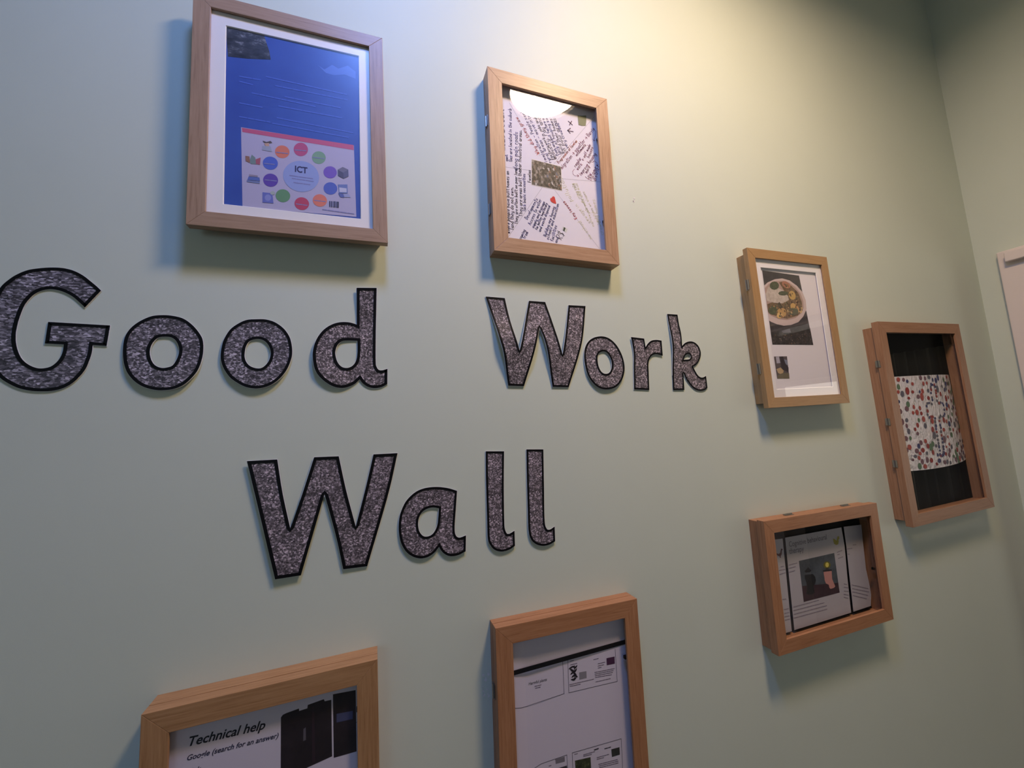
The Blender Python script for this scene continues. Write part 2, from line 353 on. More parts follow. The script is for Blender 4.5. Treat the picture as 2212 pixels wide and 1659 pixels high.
def letter(ch, label, outer, hole, glit, border, lift, curl, group):
    """curl(u, v) -> extra distance from the wall, u and v from 0 to 1 over the letter"""
    loops = [smooth_outline(outer)] + ([smooth_outline(hole)] if hole else [])
    loops[0] = loops[0] if area(loops[0]) > 0 else loops[0][::-1]
    if hole: loops[1] = loops[1] if area(loops[1]) < 0 else loops[1][::-1]
    xs = [p[0] for p in loops[0]]; zs = [p[1] for p in loops[0]]
    x0, x1, z0, z1 = min(xs), max(xs), min(zs), max(zs); cx, cz = (x0 + x1) / 2, z0
    t = bpy.data.objects.new('cutout_letter', None); C.objects.link(t); t.location = (cx, 0, cz)
    tag(t, label, 'letter', group)
    cl = lambda q: max(0, min(1, q))
    off = lambda x, z: lift + curl(cl((x - x0) / (x1 - x0)), cl((z - z0) / (z1 - z0)))
    def sheet(name, lps, front, thick, m):
        v, f = fill(lps)
        b = bmesh.new(); vv = [b.verts.new((p[0], 0, p[1])) for p in v]
        for q in f:
            try: b.faces.new([vv[i] for i in q])
            except ValueError: pass
        for k in range(1, 10):
            for nrm, co in (((0, 0, 1), (0, 0, z0 + (z1 - z0) * k / 10)), ((1, 0, 0), (x0 + (x1 - x0) * k / 10, 0, 0))):
                bmesh.ops.bisect_plane(b, geom=b.verts[:] + b.edges[:] + b.faces[:], plane_co=co, plane_no=nrm)
        bmesh.ops.recalc_face_normals(b, faces=b.faces)
        if sum(q.normal.y * q.calc_area() for q in b.faces) > 0: bmesh.ops.reverse_faces(b, faces=b.faces[:])
        if thick:
            ex = bmesh.ops.extrude_face_region(b, geom=b.faces[:])
            for g in ex['geom']:
                if isinstance(g, bmesh.types.BMVert): g.co.y = thick
        for q in b.verts: q.co = Vector((q.co.x - cx, q.co.y - off(q.co.x, q.co.z) - front, q.co.z - cz))
        me = bpy.data.meshes.new(name); b.to_mesh(me); b.free(); me.materials.append(m)
        o = bpy.data.objects.new(name, me); C.objects.link(o); o.parent = t
        return o
    sheet('card', [offset(l, -.0005 if ch == 'G' else -.0007) for l in loops], 0, .0005, M_white)
    sheet('glitter_print', loops, .0002, 0, glit)
    V, F = [], []
    for l in loops:
        n = len(l); q = len(V); inn = offset(l, border)
        for a, b_ in zip(l, inn):
            for p in (a, b_): V.append((p[0] - cx, -off(p[0], p[1]) - .0007, p[1] - cz))
        F += [[q + 2 * i, q + 2 * ((i + 1) % n), q + 2 * ((i + 1) % n) + 1, q + 2 * i + 1] for i in range(n)]
    add('black_outline', V, F, M_outline, t)
    return t
flat0 = lambda u, v: 0
GRP = None
letter('G', 'capital G of Good, the largest cut-out letter, cut by the left edge of the photo', [(-0.3908,1.7426,1),(-0.4083,1.7151,1),(-0.4142,1.7219),(-0.4223,1.7304),(-0.4314,1.7365),(-0.4402,1.7399),(-0.4488,1.7408),(-0.4572,1.7385),(-0.4642,1.7336),(-0.47,1.726),(-0.4755,1.7142),(-0.4791,1.6983),(-0.4812,1.6841),(-0.4818,1.67),(-0.4805,1.6574),(-0.4772,1.6449),(-0.4725,1.6352),(-0.466,1.6282),(-0.4586,1.6238),(-0.4513,1.6224),(-0.4421,1.6248),(-0.4352,1.6319),(-0.4309,1.6412),(-0.4293,1.6498),(-0.429,1.6581,1),(-0.4499,1.6591,1),(-0.4481,1.6913,1),(-0.3775,1.6885,1),(-0.3802,1.6567,1),(-0.3963,1.6579,1),(-0.397,1.6459),(-0.3992,1.6342),(-0.4029,1.6212),(-0.4094,1.6097),(-0.4174,1.5998),(-0.4277,1.5929),(-0.439,1.5897),(-0.4504,1.5892),(-0.4617,1.5905),(-0.473,1.594),(-0.4833,1.6001),(-0.4937,1.6091),(-0.5014,1.6213),(-0.5068,1.6363),(-0.51,1.6554),(-0.5116,1.6747),(-0.5108,1.6955),(-0.5079,1.7181),(-0.5024,1.739),(-0.4942,1.7518),(-0.4856,1.7607),(-0.4747,1.7679),(-0.4613,1.772),(-0.4476,1.7742),(-0.4357,1.7742),(-0.4245,1.7714),(-0.4131,1.7648),(-0.4025,1.755),(-0.3954,1.7479)], None, GL['coarse'], .0044, .0012, flat0, GRP)
letter('o', 'lower-case o right after the capital G, its top slightly flattened', [(-0.3122,1.7076),(-0.2987,1.7066),(-0.286,1.7025),(-0.2743,1.6927),(-0.2651,1.6802),(-0.2599,1.6689),(-0.2583,1.6532),(-0.2597,1.636),(-0.2643,1.6189),(-0.2727,1.6051),(-0.2825,1.595),(-0.2946,1.5891),(-0.3078,1.5874),(-0.3198,1.5889),(-0.333,1.5943),(-0.3438,1.6033),(-0.3524,1.6159),(-0.3573,1.6309),(-0.3596,1.6487),(-0.3594,1.6651),(-0.3565,1.6771),(-0.35,1.6882),(-0.3398,1.6979),(-0.3267,1.7054)], [(-0.3097,1.6727),(-0.3011,1.6718),(-0.2948,1.6666),(-0.2908,1.6574),(-0.2899,1.6481),(-0.292,1.6373),(-0.2971,1.6266),(-0.3043,1.6232),(-0.3115,1.6228),(-0.3189,1.6266),(-0.3239,1.6341),(-0.3267,1.6446),(-0.3267,1.6537),(-0.3239,1.6628),(-0.3182,1.6706)], GL['medium'], .0044, .0012, lambda u, v: .0045 * (1 - v) ** 1.5, GRP)
letter('o', 'lower-case o between the other o and the d of Good', [(-0.185,1.7062),(-0.1722,1.7063),(-0.1591,1.7023),(-0.1472,1.6935),(-0.1392,1.683),(-0.1341,1.6705),(-0.1316,1.6521),(-0.1332,1.6369),(-0.1397,1.6187),(-0.1502,1.6035),(-0.163,1.5933),(-0.1768,1.5885),(-0.1881,1.5884),(-0.1993,1.5915),(-0.2104,1.5983),(-0.2203,1.6071),(-0.2287,1.6204),(-0.2332,1.6333),(-0.2344,1.6449),(-0.2332,1.6594),(-0.2299,1.6727),(-0.2221,1.6879),(-0.21,1.6988),(-0.1989,1.7045)], [(-0.1844,1.672),(-0.1755,1.6703),(-0.169,1.6644),(-0.165,1.6562),(-0.1636,1.6472),(-0.1654,1.6367),(-0.1698,1.6284),(-0.1761,1.6225),(-0.1836,1.6218),(-0.1925,1.6254),(-0.1982,1.632),(-0.2011,1.6408),(-0.201,1.6512),(-0.1993,1.6601),(-0.1945,1.6683)], GL['medium'], .0044, .0012, lambda u, v: .005 * (1 - v) ** 1.5, GRP)
letter('d', 'lower-case d ending the word Good, below the blue poster', [(-0.0277,1.7705,1),(0.007,1.7726,1),(0.0054,1.7251),(0.0039,1.6753),(0.0033,1.6345),(0.0047,1.6248),(0.0084,1.6191),(0.0144,1.6183),(0.0236,1.6211,1),(0.0228,1.5928,1),(0.0124,1.5874),(0.0001,1.5858),(-0.0106,1.5884),(-0.0194,1.595),(-0.0242,1.6022,1),(-0.032,1.5944),(-0.0424,1.5891),(-0.0538,1.5868),(-0.0668,1.5895),(-0.0794,1.5974),(-0.0904,1.609),(-0.0966,1.6217),(-0.0994,1.6386),(-0.0994,1.651),(-0.0967,1.6651),(-0.0905,1.6797),(-0.0807,1.6926),(-0.0676,1.7019),(-0.0547,1.7059),(-0.043,1.7063),(-0.0342,1.7047),(-0.0283,1.7025,1)], [(-0.0433,1.6726),(-0.0274,1.6726,1),(-0.0276,1.6504),(-0.0301,1.6359),(-0.0363,1.6264),(-0.0451,1.6226),(-0.0536,1.6245),(-0.0603,1.6326),(-0.0638,1.6452),(-0.0635,1.6547),(-0.0602,1.6642),(-0.0534,1.6708)], GL['fine'], .0050, .0015, lambda u, v: .006 * max(0, .55 - u) / .55 * (1 - v) + .004 * max(0, v - .7) / .3, GRP)
letter('W', 'capital W of Work, its left strokes curling off the wall', [(0.2178,1.7704,1),(0.2588,1.7696,1),(0.2687,1.7111),(0.2814,1.6565,1),(0.2985,1.7137),(0.3128,1.7668,1),(0.3505,1.7663,1),(0.3606,1.732),(0.3685,1.7004),(0.3807,1.6499,1),(0.3951,1.7076),(0.4064,1.7624,1),(0.4489,1.7627,1),(0.4371,1.6992),(0.4225,1.6536),(0.3924,1.5807,1),(0.3544,1.5821,1),(0.3462,1.6496),(0.3394,1.6838),(0.3316,1.7087,1),(0.3194,1.6694),(0.3051,1.6263),(0.29,1.5845,1),(0.2558,1.5861,1),(0.2478,1.6456),(0.2403,1.6784),(0.2316,1.7173)], None, GL['fine'], .0042, .0015, lambda u, v: .013 * math.exp(-((v - .45) / .28) ** 2) * (1 - u) ** .7, GRP)
letter('o', 'lower-case o of Work, narrower than the two in Good', [(0.4801,1.6942),(0.4939,1.6933),(0.5074,1.6875),(0.5204,1.6754),(0.5298,1.659),(0.5352,1.6421),(0.5365,1.6236),(0.5325,1.6068),(0.5249,1.5931),(0.5132,1.5817),(0.5001,1.5757),(0.4861,1.5737),(0.4709,1.5755),(0.4577,1.5824),(0.447,1.5937),(0.4392,1.6089),(0.4358,1.6266),(0.4348,1.6444),(0.4369,1.6593),(0.4423,1.6732),(0.4516,1.6839),(0.4644,1.691)], [(0.4838,1.6595),(0.4923,1.6578),(0.4986,1.651),(0.5029,1.6404),(0.5036,1.6297),(0.5008,1.6191),(0.4949,1.6115),(0.4877,1.6089),(0.4793,1.6101),(0.473,1.6161),(0.4688,1.6266),(0.4678,1.6401),(0.4695,1.6492),(0.4741,1.656)], GL['fine'], .0042, .0014, lambda u, v: .0032 * (1 - v), GRP)
letter('r', 'lower-case r of Work with a kinked stem', [(0.5614,1.6943,1),(0.5972,1.6915,1),(0.5992,1.6713,1),(0.6079,1.681),(0.6181,1.6872),(0.6318,1.6891),(0.6465,1.6878,1),(0.6461,1.6516,1),(0.6278,1.6549),(0.6159,1.6516),(0.6074,1.6428),(0.6031,1.6301),(0.6019,1.6112),(0.5996,1.5706,1),(0.5583,1.5729,1),(0.5602,1.596),(0.5625,1.6269),(0.565,1.6503),(0.5644,1.6707)], None, GL['fine'], .0040, .0014, lambda u, v: .002 * v, GRP)
letter('k', 'lower-case k ending the word Work, with a tiny teardrop hole', [(0.6725,1.7547,1),(0.7036,1.7545,1),(0.7045,1.7297),(0.7066,1.7063),(0.7049,1.6756,1),(0.7165,1.6838),(0.7315,1.6878),(0.7458,1.6859),(0.7572,1.6777),(0.7631,1.664),(0.7613,1.6505),(0.7539,1.6384),(0.7449,1.6301),(0.7345,1.6251,1),(0.7402,1.6139),(0.7471,1.6039),(0.7548,1.5989),(0.7631,1.5988),(0.7721,1.6024,1),(0.7726,1.573,1),(0.7633,1.5671),(0.7481,1.5656),(0.7341,1.5693),(0.723,1.5776),(0.7108,1.5928),(0.703,1.6107,1),(0.701,1.5686,1),(0.6679,1.569,1),(0.6707,1.6109),(0.6748,1.6595),(0.6752,1.6956),(0.6739,1.7252)], [(0.7071,1.6421,1),(0.7124,1.6517),(0.7201,1.6559),(0.7271,1.6552),(0.7295,1.6494),(0.7246,1.6436)], GL['fine'], .0040, .0014, lambda u, v: .005 * math.exp(-((v - .6) / .25) ** 2) * (1 - u), GRP)
letter('W', 'capital W of Wall, in the bottom line of the heading', [(-0.194,1.471,1),(-0.1518,1.4703,1),(-0.1433,1.4142),(-0.1319,1.358,1),(-0.1157,1.4082),(-0.0974,1.4698,1),(-0.0593,1.4685,1),(-0.0477,1.4089),(-0.0331,1.3477,1),(-0.0165,1.4106),(-0.0028,1.4676,1),(0.0382,1.4668,1),(0.0201,1.3938),(-0.0155,1.2798,1),(-0.0532,1.2813,1),(-0.0643,1.3376),(-0.0815,1.4077,1),(-0.0958,1.3556),(-0.1161,1.2828,1),(-0.1522,1.2832,1),(-0.1721,1.3729)], None, GL['low'], .0050, .0014, lambda u, v: .0065 * (1 - u) ** 1.5 * (1 - .4 * v), GRP)
letter('a', 'lower-case a of Wall', [(0.1438,1.3895,1),(0.1397,1.3544),(0.1365,1.3247),(0.1376,1.3111),(0.1441,1.305),(0.157,1.3073,1),(0.1551,1.2793,1),(0.1413,1.2747),(0.1274,1.2748),(0.1169,1.2799),(0.1096,1.2883),(0.1068,1.2941,1),(0.0975,1.285),(0.0854,1.2796),(0.0722,1.2795),(0.0593,1.2851),(0.0485,1.2952),(0.0404,1.3116),(0.0373,1.332),(0.0384,1.3504),(0.0422,1.3644),(0.0513,1.3811),(0.0665,1.3941),(0.083,1.3999),(0.1042,1.4005),(0.1257,1.3964)], [(0.109,1.3617,1),(0.1069,1.3434),(0.1042,1.3304),(0.0971,1.3189),(0.088,1.315),(0.0792,1.3169),(0.0728,1.3258),(0.0709,1.3376),(0.0727,1.3491),(0.0789,1.3586),(0.0879,1.3634),(0.0985,1.3644)], GL['low'], .0042, .0014, lambda u, v: .0022 * (1 - v), GRP)
letter('l', 'first of the two letters l in Wall, next to the a', [(0.2029,1.4585,1),(0.2402,1.4559,1),(0.2359,1.3906),(0.2331,1.3277),(0.2333,1.3089),(0.2375,1.299),(0.2417,1.2985),(0.2526,1.3028,1),(0.2518,1.2749,1),(0.2401,1.2697),(0.2248,1.2683),(0.2114,1.2732),(0.2029,1.2831),(0.1986,1.2967),(0.1992,1.3319),(0.2009,1.4098)], None, GL['low'], .0040, .0014, lambda u, v: .002 * (1 - v) ** 2, GRP)
letter('l', 'last letter l of Wall, set a little higher than the l before it', [(0.2877,1.4564,1),(0.3246,1.4539,1),(0.3209,1.3823),(0.3173,1.3172),(0.3197,1.2991),(0.3264,1.295),(0.3381,1.2995,1),(0.337,1.2714,1),(0.3243,1.2668),(0.3098,1.2664),(0.2955,1.2718),(0.2855,1.2827),(0.2818,1.3009),(0.2829,1.3375),(0.2852,1.4021)], None, GL['low'], .0040, .0014, lambda u, v: .002 * (1 - v) ** 2, GRP)

# ------------------------------------------------------------------ box frames
def bar(name, L, sec, m, parent, side, W, Hh, bw=.0005, bone=None):
    """one mitred rail: sec is its cross-section as (across, y) with across measured inward from the outer edge"""
    n = len(sec); V = []
    for s in (-1, 1):
        for c, y in sec: V.append((s * (L / 2 - c), y, -c))
    F = [list(range(n))[::-1], list(range(n, 2 * n))] + [[i, (i + 1) % n, n + (i + 1) % n, n + i] for i in range(n)]
    loc, rot = {'t': ((0, 0, Hh / 2), 0), 'r': ((W / 2, 0, 0), PI / 2), 'b': ((0, 0, -Hh / 2), PI), 'l': ((-W / 2, 0, 0), -PI / 2)}[side]
    o = fix(add(name, V, F, m, parent, None, loc, (0, rot, 0))); bev(o, bw); return o
def box_frame(label, P, wood, td, ov, hinge, hpos, wood2=None, lip=.006, ovb=None, group=None, gl=None, hs=.024):
    """a picture box: door of four mitred rails round a glass, hinged to a body of four boards, and a back panel"""
    x, z, w, h, d, b, ro = P
    t = bpy.data.objects.new('box_frame', None); C.objects.link(t); t.location = (x, 0, z); t.rotation_euler = (0, -ro, 0)
    tag(t, label, 'picture frame', group)
    wood2 = wood2 or wood
    for s in 'trbl':
        bar('door_rail', w if s in 'tb' else h, [(0, -d), (b, -d), (b, -d + lip), (.011, -d + lip), (.011, -d + td), (0, -d + td)], wood, t, s, w, h)
    g = .0012; w2, h2 = w - 2 * ov, h - 2 * (ov if ovb is None else ovb); r = .011
    for s in 'trbl':
        bar('body_board', w2 if s in 'tb' else h2, [(0, -d + td + g), (r, -d + td + g), (r, 0), (0, 0)], wood2, t, s, w2, h2)
    boxes('seam', [((-w2 / 2 + .003, -d + td - .0005, -h2 / 2 + .003), (-w2 / 2 + .009, -d + td + g + .0005, h2 / 2 - .003)), ((w2 / 2 - .009, -d + td - .0005, -h2 / 2 + .003), (w2 / 2 - .003, -d + td + g + .0005, h2 / 2 - .003)),
                   ((-w2 / 2 + .009, -d + td - .0005, h2 / 2 - .009), (w2 / 2 - .009, -d + td + g + .0005, h2 / 2 - .003)), ((-w2 / 2 + .009, -d + td - .0005, -h2 / 2 + .003), (w2 / 2 - .009, -d + td + g + .0005, -h2 / 2 + .009))], wood2, t)
    iw, ih = w - 2 * b, h - 2 * b
    boxes('glass', [((-iw / 2 - .005, -d + lip + .0003, -ih / 2 - .005), (iw / 2 + .005, -d + lip + .0018, ih / 2 + .005))], gl or M_glass, t)
    boxes('back_panel', [((-w2 / 2 + .0115, -.004, -h2 / 2 + .0115), (w2 / 2 - .0115, -.001, h2 / 2 - .0115))], M_black, t)
    for q in hpos:                                                   # two leaves and a knuckle across the seam
        hl = hs / 2; y0 = -d + td
        if hinge == 'l': T = lambda a, y, o_: (-w / 2 - o_, y, a)
        else: T = lambda a, y, o_: (a, y, h / 2 + o_)
        V, F = [], []
        def bx(a0, a1, y0_, y1_, o0, o1):
            n = len(V)
            for a in (a0, a1):
                for y in (y0_, y1_):
                    for o_ in (o0, o1): V.append(T(a, y, o_))
            F.extend([[n + i for i in f] for f in ((0, 1, 3, 2), (4, 6, 7, 5), (0, 4, 5, 1), (2, 3, 7, 6), (0, 2, 6, 4), (1, 5, 7, 3))])
        oo = -ov if hinge == 'l' else -(ov if ovb is None else ovb)
        bx(q - hl, q + hl, y0 - .006, y0 - .0005, 0, .0012); bx(q - hl, q + hl, y0 + .0015, y0 + .0075, oo, oo + .0012)
        n0 = len(V); k = 8
        for a in (q - hl, q - hl * .35, q + hl * .35, q + hl):
            for i in range(k): V.append(T(a, y0 + .0006 + .0021 * math.cos(2 * PI * i / k), max(0, oo) + .0018 + .0021 * math.sin(2 * PI * i / k)))
        for j in range(3):
            for i in range(k): F.append([n0 + j * k + i, n0 + j * k + (i + 1) % k, n0 + (j + 1) * k + (i + 1) % k, n0 + (j + 1) * k + i])
        F += [list(range(n0, n0 + k)), list(range(n0 + 3 * k, n0 + 4 * k))]
        fix(add('hinge', V, F, M_metal, t))
    return t, d, iw, ih, lip
def sheet(name, pts, dep, m, parent, th=.0004, fold=None):
    v, f = fill([pts]); n = len(v); Y = lambda p: dep + (fold(p[0], p[1]) if fold else 0)
    V = [(p[0], -Y(p), p[1]) for p in v] + [(p[0], -Y(p) + th, p[1]) for p in v]
    F = [list(q) for q in f] + [[n + i for i in q[::-1]] for q in f] + [[i, (i + 1) % n, n + (i + 1) % n, n + i] for i in range(n)]
    return fix(add(name, V, F, m, parent))
def mount(parent, iw, ih, op, dep, m=M_mount):
    """window mount with a bevel-cut opening; op = four corners of the opening"""
    X, Z = iw / 2 + .004, ih / 2 + .004
    o = [(-X, Z), (X, Z), (X, -Z), (-X, -Z)]; cx = sum(p[0] for p in op) / 4; cz = sum(p[1] for p in op) / 4
    big = [(p[0] + .0011 * (1 if p[0] > cx else -1), p[1] + .0011 * (1 if p[1] > cz else -1)) for p in op]
    V = [(p[0], -dep, p[1]) for p in o] + [(p[0], -dep, p[1]) for p in big] + [(p[0], -dep + .0015, p[1]) for p in op] + [(p[0], -dep + .0015, p[1]) for p in o]
    F, fm = [], []
    for i in range(4):
        j = (i + 1) % 4
        F += [[i, j, 4 + j, 4 + i], [4 + i, 4 + j, 8 + j, 8 + i], [8 + i, 8 + j, 12 + j, 12 + i]]; fm += [0, 1, 0]
    return add('mount', V, F, [m, M_core], parent, fm)
def rect(x0, z0, x1, z1): return [(x0, z1), (x1, z1), (x1, z0), (x0, z0)]

# ---- A: the blue poster
t, d, iw, ih, lip = box_frame('oak box frame at top left with a blue poster behind satin glazing', (-0.1252,2.0549,0.3022,0.4176,0.0375,0.0249,0.0066), M_woodA, .014, .012, 'l', (-.1, .1), None, .0045, .012, None, M_acryl)
mount(t, iw, ih, [(-0.1053,0.1607),(0.1068,0.1634),(0.1049,-0.1636),(-0.1036,-0.1642)], d - .0062)
DP = d - .0082
pp = sheet('poster', rect(-iw / 2 + .01, -ih / 2 + .01, iw / 2 - .01, ih / 2 - .01), DP, M_sea, t)
p = Flat(); lp = .0293
p.poly([(-0.1069,0.1626),(-0.0502,0.165),(-0.0408,0.1322),(-0.0386,0.1168),(-0.0734,0.1088),(-0.1025,0.1048)], M_rock, 1)
p.poly([(0.036,0.1273),(0.0477,0.1209),(0.061,0.1341),(0.0716,0.129),(0.088,0.1399),(0.1015,0.1306),(0.1013,0.1158),(0.0823,0.1196),(0.0635,0.1133),(0.0503,0.1142)], ink(86, 118, 204), 1)
pale = ink(78, 108, 202)
for i, (a, b) in enumerate([[(-0.0845,0.0717),(-0.0542,0.073)],[(-0.0448,0.0816),(0.0844,0.0792)],[(-0.0844,0.0622),(-0.0635,0.0608)],[(-0.0303,0.0677),(0.0856,0.0684)],[(-0.0657,0.045),(0.0317,0.0424)],[(-0.0838,0.0218),(-0.0479,0.0214)],[(-0.0253,0.0297),(0.0758,0.0297)],[(-0.0835,-0.0037),(-0.0395,-0.004)],[(-0.0276,0.0067),(0.0941,0.0038)],[(-0.0347,-0.0053),(0.086,-0.0073)],[(-0.0157,0.0501),(0.0734,0.0496)]]): p.bars(a, b, .0042, pale, i)
p.poly([(-0.0817,-0.0226),(0.0961,-0.0214),(0.0981,-0.1606),(-0.0778,-0.1655)], ink(184, 178, 206), 2)
p.poly([(-0.0804,-0.0234),(0.0956,-0.0207),(0.0958,-0.0308),(-0.0796,-0.031)], ink(196, 92, 128), 3)
for e, c in (([(-0.0091,-0.0567),(-0.0099,-0.0597),(-0.0115,-0.0626),(-0.0137,-0.065),(-0.0162,-0.0667),(-0.0191,-0.0677),(-0.022,-0.068),(-0.0248,-0.0674),(-0.0272,-0.066),(-0.0292,-0.064),(-0.0305,-0.0614),(-0.0311,-0.0585),(-0.031,-0.0553),(-0.0302,-0.0523),(-0.0286,-0.0495),(-0.0265,-0.0471),(-0.024,-0.0453),(-0.0211,-0.0442),(-0.0182,-0.044),(-0.0154,-0.0445),(-0.0129,-0.0459),(-0.011,-0.0479),(-0.0096,-0.0505),(-0.0089,-0.0535)], (216, 124, 100)), ([(0.0198,-0.0467),(0.0189,-0.05),(0.0172,-0.0531),(0.015,-0.0557),(0.0124,-0.0576),(0.0095,-0.0588),(0.0066,-0.059),(0.0038,-0.0584),(0.0014,-0.057),(-0.0005,-0.0548),(-0.0018,-0.052),(-0.0024,-0.0489),(-0.0023,-0.0455),(-0.0014,-0.0422),(0.0002,-0.0391),(0.0024,-0.0365),(0.005,-0.0345),(0.0079,-0.0333),(0.0108,-0.033),(0.0136,-0.0336),(0.0161,-0.0351),(0.0181,-0.0373),(0.0194,-0.0401),(0.02,-0.0433)], (186, 84, 128)), ([(0.0484,-0.0571),(0.0474,-0.0602),(0.0458,-0.0632),(0.0436,-0.0656),(0.041,-0.0674),(0.0382,-0.0685),(0.0353,-0.0687),(0.0325,-0.0681),(0.0301,-0.0667),(0.0282,-0.0646),(0.0269,-0.062),(0.0263,-0.059),(0.0265,-0.0558),(0.0274,-0.0526),(0.029,-0.0497),(0.0311,-0.0473),(0.0337,-0.0454),(0.0366,-0.0443),(0.0395,-0.0441),(0.0423,-0.0446),(0.0447,-0.046),(0.0467,-0.0481),(0.048,-0.0508),(0.0486,-0.0538)], (128, 164, 138)),
             ([(-0.0268,-0.0814),(-0.0276,-0.0845),(-0.0292,-0.0874),(-0.0314,-0.0898),(-0.034,-0.0915),(-0.0369,-0.0925),(-0.0399,-0.0927),(-0.0427,-0.0921),(-0.0452,-0.0907),(-0.0472,-0.0886),(-0.0486,-0.0859),(-0.0492,-0.0829),(-0.0491,-0.0797),(-0.0483,-0.0766),(-0.0467,-0.0738),(-0.0446,-0.0714),(-0.042,-0.0696),(-0.0391,-0.0685),(-0.0361,-0.0683),(-0.0333,-0.0689),(-0.0307,-0.0703),(-0.0287,-0.0724),(-0.0273,-0.0751),(-0.0266,-0.0781)], (82, 104, 196)), ([(0.0665,-0.0822),(0.0655,-0.0852),(0.0639,-0.088),(0.0618,-0.0903),(0.0592,-0.092),(0.0564,-0.0929),(0.0535,-0.0931),(0.0508,-0.0925),(0.0484,-0.0912),(0.0465,-0.0891),(0.0453,-0.0866),(0.0447,-0.0837),(0.0448,-0.0807),(0.0457,-0.0777),(0.0473,-0.0749),(0.0494,-0.0726),(0.052,-0.0709),(0.0548,-0.0699),(0.0577,-0.0696),(0.0604,-0.0702),(0.0628,-0.0716),(0.0647,-0.0736),(0.066,-0.0762),(0.0666,-0.0791)], (122, 92, 190)), ([(-0.0264,-0.1126),(-0.0272,-0.1157),(-0.0288,-0.1185),(-0.0309,-0.1209),(-0.0335,-0.1226),(-0.0363,-0.1235),(-0.0392,-0.1237),(-0.042,-0.123),(-0.0444,-0.1216),(-0.0464,-0.1195),(-0.0477,-0.1168),(-0.0484,-0.1138),(-0.0483,-0.1107),(-0.0474,-0.1076),(-0.0459,-0.1048),(-0.0438,-0.1025),(-0.0412,-0.1007),(-0.0384,-0.0997),(-0.0355,-0.0996),(-0.0327,-0.1002),(-0.0302,-0.1016),(-0.0282,-0.1038),(-0.0269,-0.1064),(-0.0262,-0.1094)], (98, 70, 168)),
             ([(0.0669,-0.1132),(0.066,-0.1162),(0.0643,-0.119),(0.0621,-0.1213),(0.0595,-0.123),(0.0566,-0.1239),(0.0537,-0.1241),(0.0509,-0.1234),(0.0485,-0.122),(0.0466,-0.1199),(0.0452,-0.1173),(0.0446,-0.1144),(0.0448,-0.1113),(0.0457,-0.1083),(0.0473,-0.1056),(0.0495,-0.1033),(0.0521,-0.1016),(0.055,-0.1006),(0.0579,-0.1004),(0.0607,-0.101),(0.0632,-0.1024),(0.0651,-0.1045),(0.0665,-0.1071),(0.0671,-0.1101)], (86, 104, 190)), ([(-0.0079,-0.1382),(-0.0088,-0.1413),(-0.0103,-0.144),(-0.0124,-0.1463),(-0.015,-0.1479),(-0.0178,-0.1489),(-0.0207,-0.149),(-0.0234,-0.1483),(-0.0258,-0.1468),(-0.0278,-0.1447),(-0.0291,-0.1421),(-0.0297,-0.1392),(-0.0296,-0.1361),(-0.0287,-0.1331),(-0.0272,-0.1304),(-0.0251,-0.1281),(-0.0226,-0.1264),(-0.0198,-0.1255),(-0.0169,-0.1253),(-0.0141,-0.126),(-0.0117,-0.1274),(-0.0097,-0.1295),(-0.0084,-0.1321),(-0.0077,-0.1351)], (106, 150, 112)), ([(0.0213,-0.1487),(0.0204,-0.1517),(0.0188,-0.1544),(0.0166,-0.1567),(0.014,-0.1583),(0.0111,-0.1592),(0.0082,-0.1593),(0.0054,-0.1586),(0.0029,-0.1571),(0.0009,-0.155),(-0.0005,-0.1524),(-0.0011,-0.1495),(-0.001,-0.1464),(-0.0001,-0.1435),(0.0015,-0.1407),(0.0036,-0.1385),(0.0063,-0.1368),(0.0091,-0.1359),(0.0121,-0.1358),(0.0149,-0.1365),(0.0174,-0.1379),(0.0194,-0.14),(0.0208,-0.1427),(0.0215,-0.1456)], (190, 74, 104)),
             ([(0.0498,-0.1386),(0.0489,-0.1416),(0.0473,-0.1443),(0.0451,-0.1465),(0.0424,-0.1481),(0.0395,-0.149),(0.0366,-0.1491),(0.0337,-0.1484),(0.0313,-0.147),(0.0293,-0.145),(0.0279,-0.1424),(0.0273,-0.1395),(0.0274,-0.1365),(0.0283,-0.1335),(0.0299,-0.1308),(0.0321,-0.1286),(0.0347,-0.127),(0.0376,-0.126),(0.0406,-0.1259),(0.0434,-0.1266),(0.046,-0.128),(0.048,-0.1301),(0.0493,-0.1326),(0.05,-0.1356)], (222, 128, 108)), ([(0.037,-0.1009),(0.0354,-0.1059),(0.0331,-0.1107),(0.0301,-0.1149),(0.0264,-0.1187),(0.0222,-0.1217),(0.0177,-0.124),(0.0129,-0.1254),(0.008,-0.126),(0.0032,-0.1257),(-0.0015,-0.1245),(-0.0058,-0.1225),(-0.0096,-0.1198),(-0.0129,-0.1164),(-0.0155,-0.1124),(-0.0173,-0.1079),(-0.0184,-0.1031),(-0.0186,-0.0982),(-0.0181,-0.0932),(-0.0167,-0.0882),(-0.0145,-0.0836),(-0.0116,-0.0793),(-0.008,-0.0755),(-0.004,-0.0724),(0.0005,-0.07),(0.0053,-0.0684),(0.0102,-0.0677),(0.0151,-0.0679),(0.0199,-0.0689),(0.0243,-0.0709),(0.0283,-0.0736),(0.0317,-0.0771),(0.0344,-0.0812),(0.0363,-0.0857),(0.0374,-0.0907),(0.0376,-0.0958)], (150, 164, 214))):
    p.poly(e, ink(*c), 3)
p.text('ICT', [(-0.0005,-0.0898)][0], [(0.0191,-0.09)][0], ink(52, 48, 92), .03, 0, 4, 1.25)
